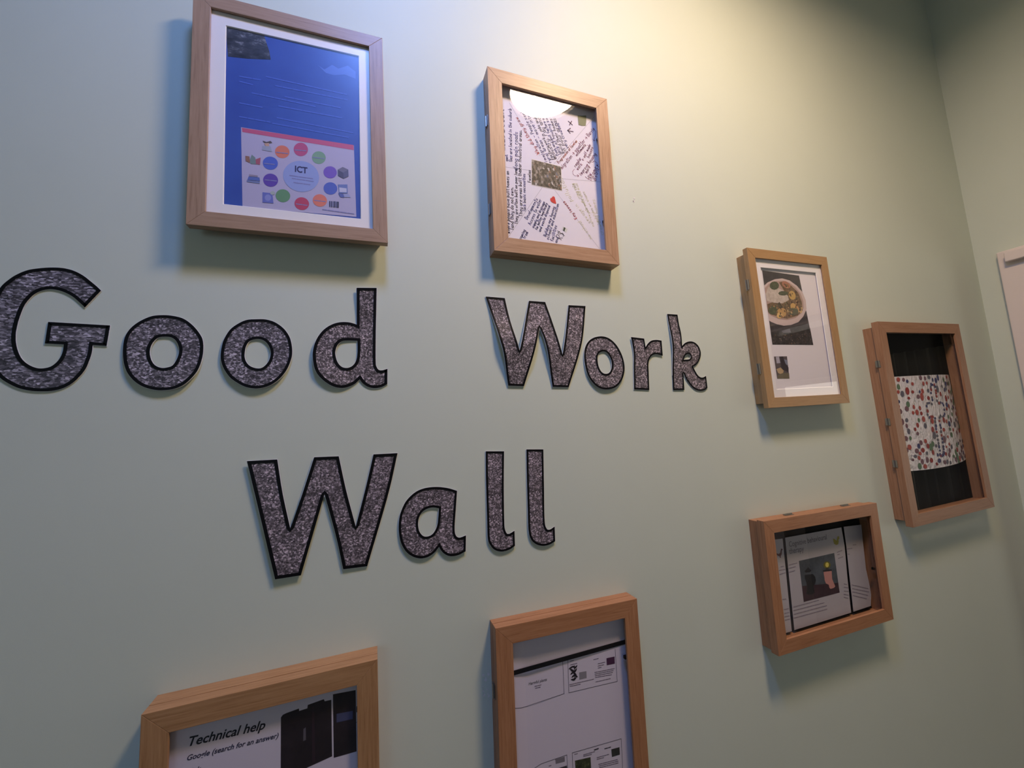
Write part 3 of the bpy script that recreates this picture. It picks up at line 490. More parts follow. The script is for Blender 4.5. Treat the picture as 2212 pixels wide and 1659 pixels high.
for i, (a, b) in enumerate([[(-0.0082,-0.0982),(0.0276,-0.0984)],[(-0.0045,-0.1031),(0.0294,-0.1034)],[(-0.0018,-0.1103),(0.0229,-0.1104)],[(0.0432,-0.1539),(0.0941,-0.1555)],[(-0.0288,-0.0587),(-0.0118,-0.0577)],[(-0.0,-0.0489),(0.0166,-0.0474)],[(0.0287,-0.0575),(0.0457,-0.0572)],[(-0.0463,-0.0826),(-0.0287,-0.0816)],[(-0.0452,-0.1124),(-0.0286,-0.1118)],[(0.0018,-0.1493),(0.0181,-0.1497)],[(0.0302,-0.1387),(0.047,-0.1386)]]): p.bars(a, b, .003, ink(136, 136, 184), i, 4)
for pts, c in (([(-0.0496,-0.0409),(-0.0439,-0.0425),(-0.0378,-0.0391),(-0.0351,-0.0424),(-0.0422,-0.0449),(-0.0483,-0.0439)], (92, 82, 84)), ([(-0.0474,-0.0459),(-0.0404,-0.0435),(-0.0395,-0.0509),(-0.0456,-0.05)], (196, 160, 140)), ([(-0.05,-0.0508),(-0.0377,-0.0495),(-0.0355,-0.0589),(-0.0504,-0.0585)], (160, 166, 186)),
               ([(-0.0747,-0.0738),(-0.0687,-0.0738),(-0.0678,-0.0853),(-0.0741,-0.0833)], (150, 110, 92)), ([(-0.0682,-0.0801),(-0.0654,-0.0699),(-0.0602,-0.0743),(-0.0588,-0.0858),(-0.0669,-0.0868)], (120, 140, 140)), ([(-0.0597,-0.0775),(-0.0524,-0.0729),(-0.0532,-0.0859),(-0.0592,-0.0859)], (170, 92, 110)),
               ([(-0.0696,-0.1105),(-0.0538,-0.1095),(-0.0529,-0.1158),(-0.0712,-0.1166)], (92, 112, 180)), ([(-0.0721,-0.1173),(-0.0534,-0.1167),(-0.0533,-0.1206),(-0.072,-0.1204)], (120, 132, 176)), ([(-0.0688,-0.1062),(-0.0564,-0.1062),(-0.0562,-0.1091),(-0.0688,-0.1099)], (150, 140, 160)),
               ([(-0.0489,-0.1353),(-0.0346,-0.1352),(-0.0328,-0.153),(-0.0488,-0.1537)], (108, 116, 190)), ([(-0.0305,-0.1341),(-0.0309,-0.1356),(-0.0319,-0.137),(-0.0333,-0.1378),(-0.035,-0.1381),(-0.0364,-0.1376),(-0.0375,-0.1366),(-0.0378,-0.1352),(-0.0375,-0.1337),(-0.0365,-0.1323),(-0.035,-0.1314),(-0.0334,-0.1312),(-0.0319,-0.1316),(-0.0309,-0.1327)], (170, 180, 176)), ([(-0.0363,-0.1435),(-0.0367,-0.1457),(-0.0377,-0.1478),(-0.0392,-0.1493),(-0.041,-0.15),(-0.0429,-0.1498),(-0.0444,-0.1487),(-0.0454,-0.147),(-0.0458,-0.1448),(-0.0455,-0.1426),(-0.0445,-0.1405),(-0.0429,-0.139),(-0.0411,-0.1383),(-0.0393,-0.1385),(-0.0377,-0.1395),(-0.0367,-0.1413)], (140, 146, 204)),
               ([(0.0682,-0.0742),(0.0766,-0.0676),(0.0859,-0.0711),(0.0774,-0.0789)], (118, 116, 140)), ([(0.0682,-0.0742),(0.0774,-0.0789),(0.0778,-0.0902),(0.0686,-0.086)], (84, 84, 112)), ([(0.0774,-0.0789),(0.0859,-0.0711),(0.0862,-0.0842),(0.0778,-0.0902)], (100, 100, 130)),
               ([(0.0684,-0.103),(0.084,-0.1005),(0.0843,-0.1175),(0.0701,-0.119)], (112, 128, 184)), ([(0.0703,-0.1083),(0.0825,-0.1082),(0.0826,-0.116),(0.0706,-0.1173)], (196, 196, 220)), ([(0.0687,-0.1193),(0.0769,-0.1197),(0.0788,-0.1268),(0.072,-0.1266)], (96, 108, 170)), ([(0.0769,-0.1197),(0.0848,-0.118),(0.0896,-0.1246),(0.0788,-0.1256)], (160, 166, 204)),
               ([(0.0537,-0.1365),(0.0556,-0.1365),(0.0555,-0.1473),(0.0536,-0.1474)], (70, 70, 96)), ([(0.0567,-0.1364),(0.0589,-0.1363),(0.0588,-0.1471),(0.0566,-0.1472)], (80, 80, 106)), ([(0.0603,-0.1361),(0.0642,-0.1359),(0.0641,-0.147),(0.0602,-0.1471)], (86, 86, 112)), ([(0.0653,-0.136),(0.0695,-0.1359),(0.0693,-0.1471),(0.0652,-0.1471)], (76, 76, 100))):
    p.poly(pts, ink(*c), 4)
p.build('printing', pp, DP)

# ---- B: the handwritten favela sheet
t, d, iw, ih, lip = box_frame('oak box frame at top centre with a handwritten mind map behind glass', (0.3812,2.0601,0.2946,0.412,0.0336,0.0314,-0.0136), M_woodB, .017, 0, 'l', (0.0901,-0.1093), None, .005, 0)
DP = .0165
pp = sheet('paper', rect(-iw / 2 - .019, -ih / 2 - .019, iw / 2 + .019, ih / 2 + .019), DP, M_paper, t)
p = Flat(); dk, bl, rd, og, mg, gn, pc = ink(58, 44, 84), ink(70, 62, 140), ink(190, 70, 80), ink(206, 110, 84), ink(140, 46, 96), ink(216, 214, 150), ink(150, 146, 150)
for q in [[(-0.0269,0.0357),(-0.094,0.1479)],[(0.0065,0.024),(0.1192,0.1665)],[(0.0218,-0.0092),(0.1274,0.0022)],[(0.0044,-0.04),(0.1088,-0.1645)],[(-0.0259,-0.0387),(-0.1123,-0.1677)],[(-0.0489,-0.0035),(-0.1127,-0.0068)]]: p.line(q, .0005, pc, 1)
qd = [(-0.0475,0.0232),(0.0229,0.0198),(0.0218,-0.0377),(-0.0506,-0.0365)]
p.poly([(a * 1.0 + s * .0012, b + k * .0012) for (a, b), s, k in zip(qd, (-1, 1, 1, -1), (1, 1, -1, -1))], ink(236, 228, 214), 2)
p.poly(qd, M_favela, 3)
HW = [('Where people have built homes on', [(-0.1064,-0.1564),(-0.1025,-0.0134)], dk), ('land they do not own.', [(-0.0976,-0.146),(-0.0942,-0.049)], dk), ('They are often built on poor land', [(-0.0876,-0.1327),(-0.0836,-0.0039)], dk),
      ('They are areas built that', [(-0.0766,-0.1142),(-0.0738,-0.002)], dk), ('lack basic necessities', [(-0.068,-0.1002),(-0.065,-0.0134)], bl), ('Favelas', [(-0.0529,-0.032),(-0.0519,-0.0019)], ink(30, 26, 34)),
      ('east.', [(-0.1039,0.0082),(-0.104,0.0245)], bl), ('meals are built', [(-0.1089,0.0328),(-0.1076,0.1304)], dk), ('Gaz are located in the suburb', [(-0.0941,0.009),(-0.0903,0.136)], bl), ('along main roads', [(-0.0829,-0.0098),(-0.078,0.0835)], bl), ('near industrial areas.', [(-0.0746,-0.0117),(-0.0681,0.0906)], dk),
      ('Why did they grow', [(-0.0277,0.0416),(-0.0781,0.1202)], rd), ('Immigration - People seek', [(-0.0098,0.0251),(-0.0633,0.1388)], bl), ('rural areas - move into', [(-0.0002,0.026),(-0.0487,0.1322)], bl), ('factory work - jobs and', [(0.0054,0.0339),(-0.032,0.1295)], dk), ('industry. Pay and', [(0.0125,0.037),(-0.0233,0.1333)], dk),
      ('Push and pull factors of', [(0.0183,0.0467),(-0.0146,0.1355)], bl), ('lack of housing so', [(0.0249,0.0515),(-0.0043,0.1345)], bl), ('Build their homes', [(0.0328,0.0549),(0.0063,0.1371)], dk), ('in poor areas', [(0.0395,0.0597),(0.0152,0.141)], dk), ('very crowded', [(0.0451,0.0696),(0.0233,0.129)], bl), ('b', [(0.013,0.0388),(0.0095,0.0449)], dk),
      ('Progression of favelas', [(0.0188,0.0264),(0.0705,0.0936)], og), ('migration > squatter > Barrio', [(0.0261,0.0143),(0.1207,0.136)], mg), ('settlements', [(0.0656,0.0541),(0.0936,0.0888)], mg), ('< self made', [(0.0825,0.046),(0.1061,0.0915)], mg), ('houses', [(0.0987,0.0563),(0.1121,0.0874)], mg),
      ('regular', [(0.0612,0.0262),(0.0785,0.0522)], mg), ('work', [(0.0661,0.0196),(0.0801,0.0375)], mg), ('improve housing', [(0.0744,0.0081),(0.1196,0.0712)], mg), ('more', [(0.0895,0.0161),(0.1008,0.0357)], mg), ('low', [(0.0932,0.0019),(0.1033,0.0187)], mg), ('income', [(0.1004,0.0001),(0.1188,0.0375)], mg), ('district', [(0.1116,0.0011),(0.126,0.0424)], mg),
      ('Key issues', [(0.0559,-0.098),(0.0256,-0.0608)], rd), ('pollution', [(0.0474,-0.0586),(0.0245,-0.004)], gn), ('crime rate', [(0.0674,-0.0497),(0.0518,-0.0147)], gn), ('sewage in', [(0.0907,-0.1035),(0.0561,-0.0622)], gn), ('poor water and food', [(0.0893,-0.081),(0.0535,-0.013)], gn), ('narrow streets and mud', [(0.0993,-0.1108),(0.061,-0.0116)], gn), ('no school', [(0.091,-0.1414),(0.0624,-0.1006)], gn), ('landslides on slopes', [(0.1138,-0.1031),(0.0779,-0.0287)], gn), ('crowded homes', [(0.1226,-0.1289),(0.1045,-0.0429)], gn),
      ('Developments', [(-0.0651,-0.1194),(-0.037,-0.067)], bl), ('Access to water', [(-0.0579,-0.1311),(-0.0286,-0.0669)], bl), ('supply and drainage', [(-0.0511,-0.1365),(-0.0204,-0.0714)], bl), ('for better healthcare', [(-0.0435,-0.1399),(-0.0147,-0.0738)], bl), ('and waste disposal', [(-0.0358,-0.1433),(-0.0082,-0.078)], bl), ('Building new houses', [(-0.0232,-0.1525),(0.0032,-0.0788)], bl), ('schools and education', [(-0.0176,-0.1588),(0.0133,-0.0706)], bl), ('facilities', [(-0.0071,-0.1613),(0.0053,-0.1222)], bl), ('and', [(0.0017,-0.1636),(0.0075,-0.1508)], bl),
      ('R$', [(0.0136,-0.1554),(0.0233,-0.1378)], ink(70, 60, 74)), ('coming', [(-0.0816,-0.1662),(-0.0698,-0.1435)], bl), ('from', [(-0.0724,-0.1638),(-0.0636,-0.147)], bl)]
for i, (s, (a, b), m) in enumerate(HW): p.hand(s, a, b, m, .00105 if m is not gn else .0006, i + 1, 2, 1.25)
for q in [[(0.0572,0.0203),(0.0522,0.0142),(0.0528,0.0074),(0.0579,0.0043),(0.067,0.006)],[(0.0636,0.0085),(0.0677,0.0061),(0.0643,0.0028)],[(0.1054,0.0471),(0.1125,0.0521),(0.1189,0.0481),(0.1191,0.0411)],[(0.1164,0.044),(0.1195,0.0404),(0.1217,0.0451)],[(0.1167,0.1333),(0.1221,0.1291),(0.1193,0.1176),(0.1145,0.104)],[(0.1114,0.1076),(0.1141,0.1032),(0.1188,0.1064)]]: p.line(q, .0008, mg, 2)
p.poly([(0.0059,-0.0722),(-0.0005,-0.0716),(-0.0065,-0.0689),(-0.0086,-0.0647),(-0.0073,-0.0608),(-0.0046,-0.0597),(-0.0027,-0.0568),(0.0005,-0.0549),(0.0031,-0.0571),(0.0047,-0.0641)], ink(206, 46, 44), 3)
p.poly([(0.0749,0.1591),(0.087,0.1614),(0.098,0.1647),(0.0972,0.1496),(0.095,0.1377),(0.0852,0.1351),(0.0757,0.1355)], ink(118, 124, 92), 3)
for q in [[(0.0499,0.1383),(0.0592,0.1316)],[(0.052,0.1299),(0.0579,0.1402)],[(0.0483,0.1138),(0.0601,0.1146)],[(0.0534,0.1213),(0.0465,0.1146),(0.0519,0.109)]]: p.line(q, .0022, ink(86, 62, 96), 3)
p.poly([(0.0192,-0.123),(0.0305,-0.1275),(0.0266,-0.1363),(0.0165,-0.1316)], ink(214, 214, 204), 2); p.poly([(0.0216,-0.1244),(0.0255,-0.1259),(0.0224,-0.1341),(0.0187,-0.1325)], ink(48, 62, 50), 3)
p.build('writing', pp, DP)
for a, b in [(0.1213,0.1052),(0.1183,0.0056)][:1] + [(0.1213,-0.0994)]:
    bev(boxes('retaining_clip', [((a - .0015, -.0245, b - .0028), (a + .006, -.0185, b + .0028))], M_black, t), .0006)

# ---- C: the curry photograph
t, d, iw, ih, lip = box_frame('pale oak box frame right of the word Work, photo of a curry plate', (1.0746,1.7261,0.3071,0.4179,0.0375,0.0253,0.0127), M_woodC, .013, .005, 'l', (0.1127,-0.1086), M_woodC, .0045, .012, None, None, .027)
mount(t, iw, ih, [(-0.1042,0.1605),(0.1078,0.1609),(0.105,-0.1615),(-0.1077,-0.1622)], d - .0062)
DP = .027
pp = sheet('paper', rect(-iw / 2 + .008, -ih / 2 + .008, iw / 2 - .008, ih / 2 - .008), DP, M_paper, t)
p = Flat(); PH = lambda *a: a
p.poly([(-0.0958,0.1556),(0.0433,0.1504),(0.0585,-0.0457),(-0.0961,-0.0456)], M_table, 1)
p.poly([(-0.0965,-0.0105),(-0.0353,-0.0083),(0.0157,-0.0007),(0.0557,0.0024),(0.0585,-0.0457),(-0.0961,-0.0456)], M_grit, 2)
p.poly([(-0.0966,0.1132),(-0.0818,0.123),(-0.0528,0.1338),(-0.0246,0.1379),(0.0025,0.1339),(0.0281,0.1205),(0.0469,0.103),(0.0549,0.0803),(0.0528,0.0549),(0.0355,0.0337),(0.0131,0.0173),(-0.0166,0.0087),(-0.0446,0.0058),(-0.0708,0.0096),(-0.0903,0.0156),(-0.0962,0.0188)], ink(206, 186, 182), 3)
p.poly([(-0.0955,0.1066),(-0.0797,0.1187),(-0.0509,0.1283),(-0.0229,0.1312),(0.0011,0.1269),(0.0224,0.1155),(0.038,0.0991),(0.0447,0.0775),(0.0422,0.0579),(0.0258,0.0402),(0.0028,0.0278),(-0.0293,0.0217),(-0.062,0.0241),(-0.0872,0.0321),(-0.096,0.0384)], ink(178, 150, 140), 4)
p.poly([(-0.0961,0.0625),(-0.0616,0.0728),(-0.0178,0.0793),(-0.0252,0.1038),(-0.0393,0.1256),(-0.0169,0.1304),(0.0085,0.117),(0.0302,0.0999),(0.0378,0.0749),(0.0357,0.0497),(0.0137,0.0353),(-0.0286,0.0251),(-0.0638,0.0307),(-0.0866,0.0354),(-0.096,0.0428)], M_curry, 5)
p.poly([(-0.0971,0.0888),(-0.0829,0.1095),(-0.0555,0.1122),(-0.0283,0.1036),(-0.0128,0.0886),(-0.012,0.0773),(-0.0385,0.0671),(-0.0715,0.0679),(-0.0945,0.0713)], M_rice, 6)
for pts, m in (([(-0.0417,0.1164),(-0.0452,0.1103),(-0.0525,0.1056),(-0.0617,0.1036),(-0.0701,0.1047),(-0.0757,0.1086),(-0.0769,0.1143),(-0.0735,0.1204),(-0.0662,0.1251),(-0.0571,0.1272),(-0.0486,0.1262),(-0.0429,0.1222)], M_leafy), ([(-0.0106,0.0966),(-0.0151,0.0926),(-0.0252,0.0898),(-0.037,0.0893),(-0.046,0.0911),(-0.0489,0.0946),(-0.0446,0.0985),(-0.0346,0.1014),(-0.0227,0.102),(-0.0135,0.1002)], M_leafy), ([(0.0199,0.0469),(0.0161,0.0413),(0.0081,0.037),(-0.0019,0.0353),(-0.0113,0.0364),(-0.0175,0.0401),(-0.019,0.0455),(-0.0153,0.051),(-0.0075,0.0552),(0.0025,0.0571),(0.012,0.056),(0.0184,0.0522)], ink(92, 92, 72)), ([(-0.059,0.0474),(-0.0639,0.0401),(-0.0737,0.0353),(-0.0847,0.035),(-0.0928,0.0391),(-0.0948,0.0461),(-0.0901,0.0533),(-0.0803,0.0581),(-0.0692,0.0586),(-0.0611,0.0545)], M_leafy), ([(0.0166,0.0951),(0.0163,0.0884),(0.0124,0.0825),(0.0062,0.0791),(-0.0008,0.0791),(-0.0067,0.0824),(-0.0099,0.0882),(-0.0095,0.0948),(-0.0057,0.1007),(0.0005,0.1041),(0.0075,0.1042),(0.0134,0.1009)], ink(196, 160, 92)), ([(0.0105,0.0624),(0.0076,0.0575),(0.0019,0.0543),(-0.0043,0.0541),(-0.0087,0.0568),(-0.0096,0.0616),(-0.0067,0.0665),(-0.0011,0.0697),(0.0051,0.0699),(0.0096,0.0671)], ink(200, 160, 96)),
               ([(-0.0283,0.0418),(-0.0322,0.0348),(-0.0399,0.0295),(-0.0494,0.0273),(-0.0581,0.0289),(-0.0637,0.0337),(-0.0648,0.0405),(-0.0611,0.0475),(-0.0534,0.0528),(-0.044,0.0551),(-0.0351,0.0535),(-0.0294,0.0487)], ink(190, 150, 94)), ([(-0.0443,0.0335),(-0.0474,0.0287),(-0.0537,0.0256),(-0.0608,0.0254),(-0.066,0.0281),(-0.0672,0.0327),(-0.0641,0.0375),(-0.0578,0.0406),(-0.0507,0.0409),(-0.0455,0.0381)], ink(220, 182, 118)), ([(-0.0002,0.1134),(-0.0062,0.1105),(-0.0143,0.1102),(-0.0224,0.1127),(-0.0282,0.1171),(-0.0303,0.1224),(-0.0281,0.1272),(-0.0222,0.1301),(-0.0141,0.1304),(-0.006,0.1279),(-0.0001,0.1235),(0.002,0.1181)], ink(170, 116, 92)), ([(0.0339,0.0473),(0.0313,0.044),(0.026,0.0421),(0.0206,0.0426),(0.0175,0.0451),(0.0182,0.0485),(0.0224,0.0513),(0.0281,0.0521),(0.0326,0.0505)], ink(206, 176, 126)), ([(-0.0499,0.0711),(-0.0377,0.056),(-0.0508,0.051),(-0.0573,0.0641)], ink(74, 62, 48)), ([(0.0133,0.0716),(0.0261,0.0493),(0.0204,0.0446),(0.0103,0.0646)], ink(196, 150, 100))):
    p.poly(pts, m, 7)
R = random.Random(17); curry = [(-0.0925,0.0429),(-0.0881,0.0584),(-0.0512,0.0643),(-0.0098,0.0729),(-0.0033,0.1049),(-0.0273,0.1241),(-0.0084,0.1263),(0.0189,0.1061),(0.036,0.0818),(0.0341,0.0496),(0.0106,0.0352),(-0.0284,0.0262),(-0.0635,0.0318)]
x0, x1 = min(q[0] for q in curry), max(q[0] for q in curry); z0, z1 = min(q[1] for q in curry), max(q[1] for q in curry); k = 0
while k < 60:
    x, z = R.uniform(x0, x1), R.uniform(z0, z1)
    if not inside((x, z), curry): continue
    k += 1; r = R.uniform(.0016, .0042); ph = R.uniform(0, 6)
    p.poly([(x + r * R.uniform(.6, 1.3) * math.cos(ph + i * .9), z + r * R.uniform(.6, 1.2) * math.sin(ph + i * .9)) for i in range(7)], R.choice((M_curry, M_leafy, ink(164, 126, 84), ink(112, 82, 58), ink(190, 160, 112), ink(84, 60, 46), ink(140, 104, 72), ink(82, 80, 62), ink(70, 54, 44))), 8, .02)
R = random.Random(7)
gp = [(-0.0923,-0.018),(0.0563,-0.0112),(0.0579,-0.0439),(-0.0943,-0.0439)]
for k in range(70):
    a, b = R.random(), R.random(); r = R.uniform(.0006, .0018)
    x = (gp[0][0] * (1 - a) + gp[1][0] * a) * (1 - b) + (gp[3][0] * (1 - a) + gp[2][0] * a) * b; z = (gp[0][1] * (1 - a) + gp[1][1] * a) * (1 - b) + (gp[3][1] * (1 - a) + gp[2][1] * a) * b
    p.poly([(x + r * math.cos(i * 1.26), z + r * math.sin(i * 1.26)) for i in range(5)], ink(*R.choice(((150, 132, 122), (110, 84, 74), (128, 96, 70), (96, 90, 92)))), 3, .001)
p.poly([(-0.0565,-0.0087),(-0.0248,-0.0015),(-0.0209,-0.0125),(-0.0515,-0.0141)], ink(112, 108, 116), 3)
p.build('photograph', pp, DP); p = Flat()
p.poly([(-0.0969,-0.0771),(-0.0489,-0.0766),(-0.0518,-0.1359),(-0.0965,-0.1353)], ink(92, 82, 84), 1)
for pts, c in (([(-0.0901,-0.0782),(-0.0788,-0.0774),(-0.0768,-0.0943),(-0.0905,-0.0952)], (176, 172, 186)), ([(-0.0647,-0.0837),(-0.0504,-0.087),(-0.05,-0.0999),(-0.0597,-0.1009)], (128, 132, 150)), ([(-0.0773,-0.0774),(-0.064,-0.0772),(-0.0587,-0.0955),(-0.0495,-0.1064),(-0.0515,-0.1192),(-0.0764,-0.1103)], (58, 50, 56)), ([(-0.0945,-0.11),(-0.0785,-0.106),(-0.0684,-0.1147),(-0.0749,-0.1252),(-0.0902,-0.1207)], (184, 158, 122)), ([(-0.0965,-0.1353),(-0.091,-0.1249),(-0.0695,-0.12),(-0.0504,-0.1214),(-0.0518,-0.1359)], (112, 104, 84))):
    p.poly(pts, ink(*c), 2)
p.build('photograph', pp, DP)

# ---- D: deep box with the dabbed lampshade
t, d, iw, ih, lip = box_frame('tall deep brown wooden box frame at far right, holding a dabbed paper lampshade', (1.6159,1.4633,0.4239,0.5885,0.0429,0.0326,0.0187), M_woodD, .017, .004, 'l', (.17, .0, -.12), None, .006, .014, None, None, .02)
fx, fz, fro = t.location.x, t.location.z, 0.0187
ls = bpy.data.objects.new('lampshade', None); C.objects.link(ls); ls.location = t.location; ls.rotation_euler = t.rotation_euler
tag(ls, 'white paper lampshade dabbed with red, blue and green ovals round a plain cross', 'lampshade')
A0 = .195; zt, zb = .131, -.146
def sh(u, v, out=0):
    """point of the shade's curved skin; u -1..1 across, v 0..1 upward; bulges to the glass"""
    w = (A0 + .004) * (1 - v) + (A0 - .006) * v
    return (w * u, -(.005 + .0225 * (1 - abs(u) ** 2.4)) - out, zb + (zt - zb) * v - .006 * (1 - abs(u) ** 2) * (1 - v))
n = 48; V = [sh(-1 + 2 * i / n, j / 8) for j in range(9) for i in range(n + 1)]
F = [[j * (n + 1) + i, j * (n + 1) + i + 1, (j + 1) * (n + 1) + i + 1, (j + 1) * (n + 1) + i] for j in range(8) for i in range(n)]
M_shade = mat('pearly_foil_paper', (.78, .74, .76), .22, .9)
bump(M_shade, noise(M_shade, obj_co(M_shade, (1, 1, .6)), 60, 3), .8, .010)
sk = add('skin', V, F, M_shade, ls); sk.data.polygons.foreach_set('use_smooth', [True] * len(F))
so = sk.modifiers.new('thick', 'SOLIDIFY'); so.thickness = .0008; so.offset = -1
es = sk.modifiers.new('edges', 'EDGE_SPLIT'); es.split_angle = .6
cross = [[(0.0243,0.101),(0.0528,0.1),(0.0288,-0.1118),(0.0085,-0.113)],[(-0.0145,0.0451),(0.0839,0.0421),(0.0773,0.0026),(-0.0183,0.0038)]]
incross = lambda x, z: any(inside((x, z), q) for q in cross)
R = random.Random(11); V, F, FM = [], [], []
cols = [ink(150, 42, 40), ink(58, 62, 112), ink(92, 122, 92), ink(120, 84, 96), ink(96, 96, 110), ink(170, 70, 62)]
def dab(u, v, r, asp, k):
    q = len(V)
    for i in range(10):
        a = i * PI / 5; du, dv = r * math.cos(a) / A0, r * asp * math.sin(a) / (zt - zb)
        V.append(sh(max(-1, min(1, u + du)), max(.0, min(1, v + dv)), .0008))
    F.append(list(range(q, q + 10))); FM.append(k)
placed = []
while len(placed) < 175:
    u, v = R.uniform(-.97, .97), R.uniform(.02, .98); x, _, z = sh(u, v)
    if incross(x, z) or any((x - a) ** 2 + (z - b) ** 2 < .0002 for a, b in placed): continue
    near = any(incross(x + dx, z + dz) for dx, dz in ((.010, 0), (-.010, 0), (0, .009), (0, -.009)))
    if near: continue
    if not near and R.random() < .25: continue
    placed.append((x, z)); dab(u, v, R.uniform(.0045, .0085), R.uniform(.75, 1.5), R.choice((0, 1, 2, 3, 4, 5)))
for q in cross:                                                    # dabs that edge the cross
    for a, b in zip(q, q[1:] + q[:1]):
        ne = max(3, int(math.hypot(b[0] - a[0], b[1] - a[1]) / .0105))
        for k in range(ne):
            s = (k + .5) / ne; x, z = a[0] + (b[0] - a[0]) * s, a[1] + (b[1] - a[1]) * s
            if any(inside((x, z), q2) for q2 in cross if q2 is not q): continue
            x += R.uniform(-.002, .002); z += R.uniform(-.002, .002); cu_, cv_ = sum(p_[0] for p_ in q) / 4, sum(p_[1] for p_ in q) / 4
            dab(x / A0, (z - zb) / (zt - zb), R.uniform(.0045, .006), R.uniform(.7, 1.0), R.choice((0, 1, 1, 0, 4)))
tag(add('dabs', V, F, cols, ls, FM), None, None, None, 'stuff')

# ---- E: papers in a deep box
t, d, iw, ih, lip = box_frame('deep landscape oak box frame hinged along its top, holding a therapy leaflet', (1.0599,1.1027,0.4148,0.2946,0.0426,0.0298,-0.01), M_woodE, .018, .003, 't', (-0.1027,0.1081), None, .006, .004, None, None, .028)
DP = .012
wave = lambda u, v: .004 * max(0, (u - .085) / .08)
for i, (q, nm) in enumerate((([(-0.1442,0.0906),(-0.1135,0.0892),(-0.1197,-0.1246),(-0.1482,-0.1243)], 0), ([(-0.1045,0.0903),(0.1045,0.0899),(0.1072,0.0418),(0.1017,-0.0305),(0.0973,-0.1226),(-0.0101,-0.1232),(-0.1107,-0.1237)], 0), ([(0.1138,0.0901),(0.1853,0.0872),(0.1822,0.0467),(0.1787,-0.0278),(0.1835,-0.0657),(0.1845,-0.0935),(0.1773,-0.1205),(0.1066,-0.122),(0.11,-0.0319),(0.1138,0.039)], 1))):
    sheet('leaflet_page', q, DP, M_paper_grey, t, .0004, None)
p = Flat(); gr = ink(142, 132, 144)
p.text('Cognitive behavioural', [(-0.0947,0.067)][0], [(0.0432,0.0676)][0], ink(120, 112, 120), .012, 0, 2, 1.15)
p.text('therapy', [(-0.0969,0.0507)][0], [(-0.0451,0.0501)][0], ink(120, 112, 120), .012, 0, 2, 1.15)
p.poly([(-0.0675,0.0297),(0.0635,0.0304),(0.064,-0.0674),(-0.0682,-0.0669)], M_dusk, 1)
p.poly([(-0.0672,-0.0297),(0.0635,-0.0433),(0.064,-0.0674),(-0.0682,-0.0669)], M_plum, 2)
p.poly([(-0.053,-0.0062),(-0.0375,-0.0069),(-0.0246,-0.0081),(-0.018,-0.0152),(-0.0165,-0.0241),(-0.0213,-0.0321),(-0.0286,-0.0361),(-0.0264,-0.052),(-0.0363,-0.0554),(-0.0563,-0.0511),(-0.0508,-0.0358),(-0.0511,-0.0237),(-0.0548,-0.0128)], ink(26, 26, 32), 3)
p.poly([(-0.0525,0.0032),(-0.0454,0.0065),(-0.038,0.0109),(-0.0327,0.0045),(-0.0281,0.0012),(-0.0339,-0.0019),(-0.0494,-0.0007)], ink(22, 20, 26), 3)
p.poly([(0.0149,-0.0089),(0.0446,-0.0112),(0.0426,-0.0301),(0.0462,-0.0396),(0.0504,-0.05),(0.0449,-0.0527),(0.0324,-0.0532),(0.0284,-0.0499),(0.0273,-0.0421),(0.0179,-0.0376),(0.0147,-0.0292),(0.0153,-0.0205),(0.0144,-0.0168)], ink(200, 142, 134), 3)
p.poly([(0.0123,-0.0045),(0.0454,-0.0074),(0.0452,-0.011),(0.0128,-0.0086)], ink(48, 42, 46), 4)
p.poly([(0.044,0.0035),(0.0423,0.0004),(0.0388,-0.002),(0.0341,-0.0032),(0.0289,-0.0031),(0.024,-0.0017),(0.02,0.0008),(0.0177,0.0041),(0.0174,0.0075),(0.0191,0.0107),(0.0225,0.013),(0.0272,0.0143),(0.0324,0.0142),(0.0374,0.0128),(0.0414,0.0103),(0.0437,0.007)], ink(112, 106, 40), 3); p.poly([(0.0371,0.0049),(0.036,0.0025),(0.0338,0.0007),(0.031,-0.0001),(0.0281,0.0004),(0.0258,0.0019),(0.0245,0.0042),(0.0243,0.0068),(0.0255,0.0093),(0.0277,0.0111),(0.0305,0.0118),(0.0333,0.0114),(0.0357,0.0099),(0.037,0.0076)], ink(222, 206, 96), 4); p.poly([(0.0239,-0.0006),(0.0348,-0.0013),(0.0339,-0.0057),(0.0236,-0.0051)], ink(70, 66, 56), 4)
for q in ([(0.066,0.0656),(0.0707,0.0653),(0.078,0.0595),(0.0873,0.0592),(0.0856,0.0548),(0.0831,0.0496),(0.0744,0.0489),(0.0681,0.0525),(0.0665,0.0582)], [(0.0782,0.0603),(0.0844,0.0697),(0.0905,0.0689),(0.09,0.0625),(0.0835,0.0587)]): p.poly(q, ink(150, 142, 56), 2)
p.poly([(-0.1394,0.0584),(-0.1335,0.0556),(-0.1282,0.0572),(-0.1253,0.0626),(-0.1231,0.0671),(-0.1193,0.0659),(-0.1182,0.0633),(-0.1215,0.0621),(-0.1227,0.0551),(-0.1259,0.0507),(-0.1281,0.0497),(-0.1266,0.0464),(-0.131,0.0467),(-0.1309,0.0501),(-0.1365,0.0519),(-0.1395,0.0547)], ink(88, 34, 40), 2)
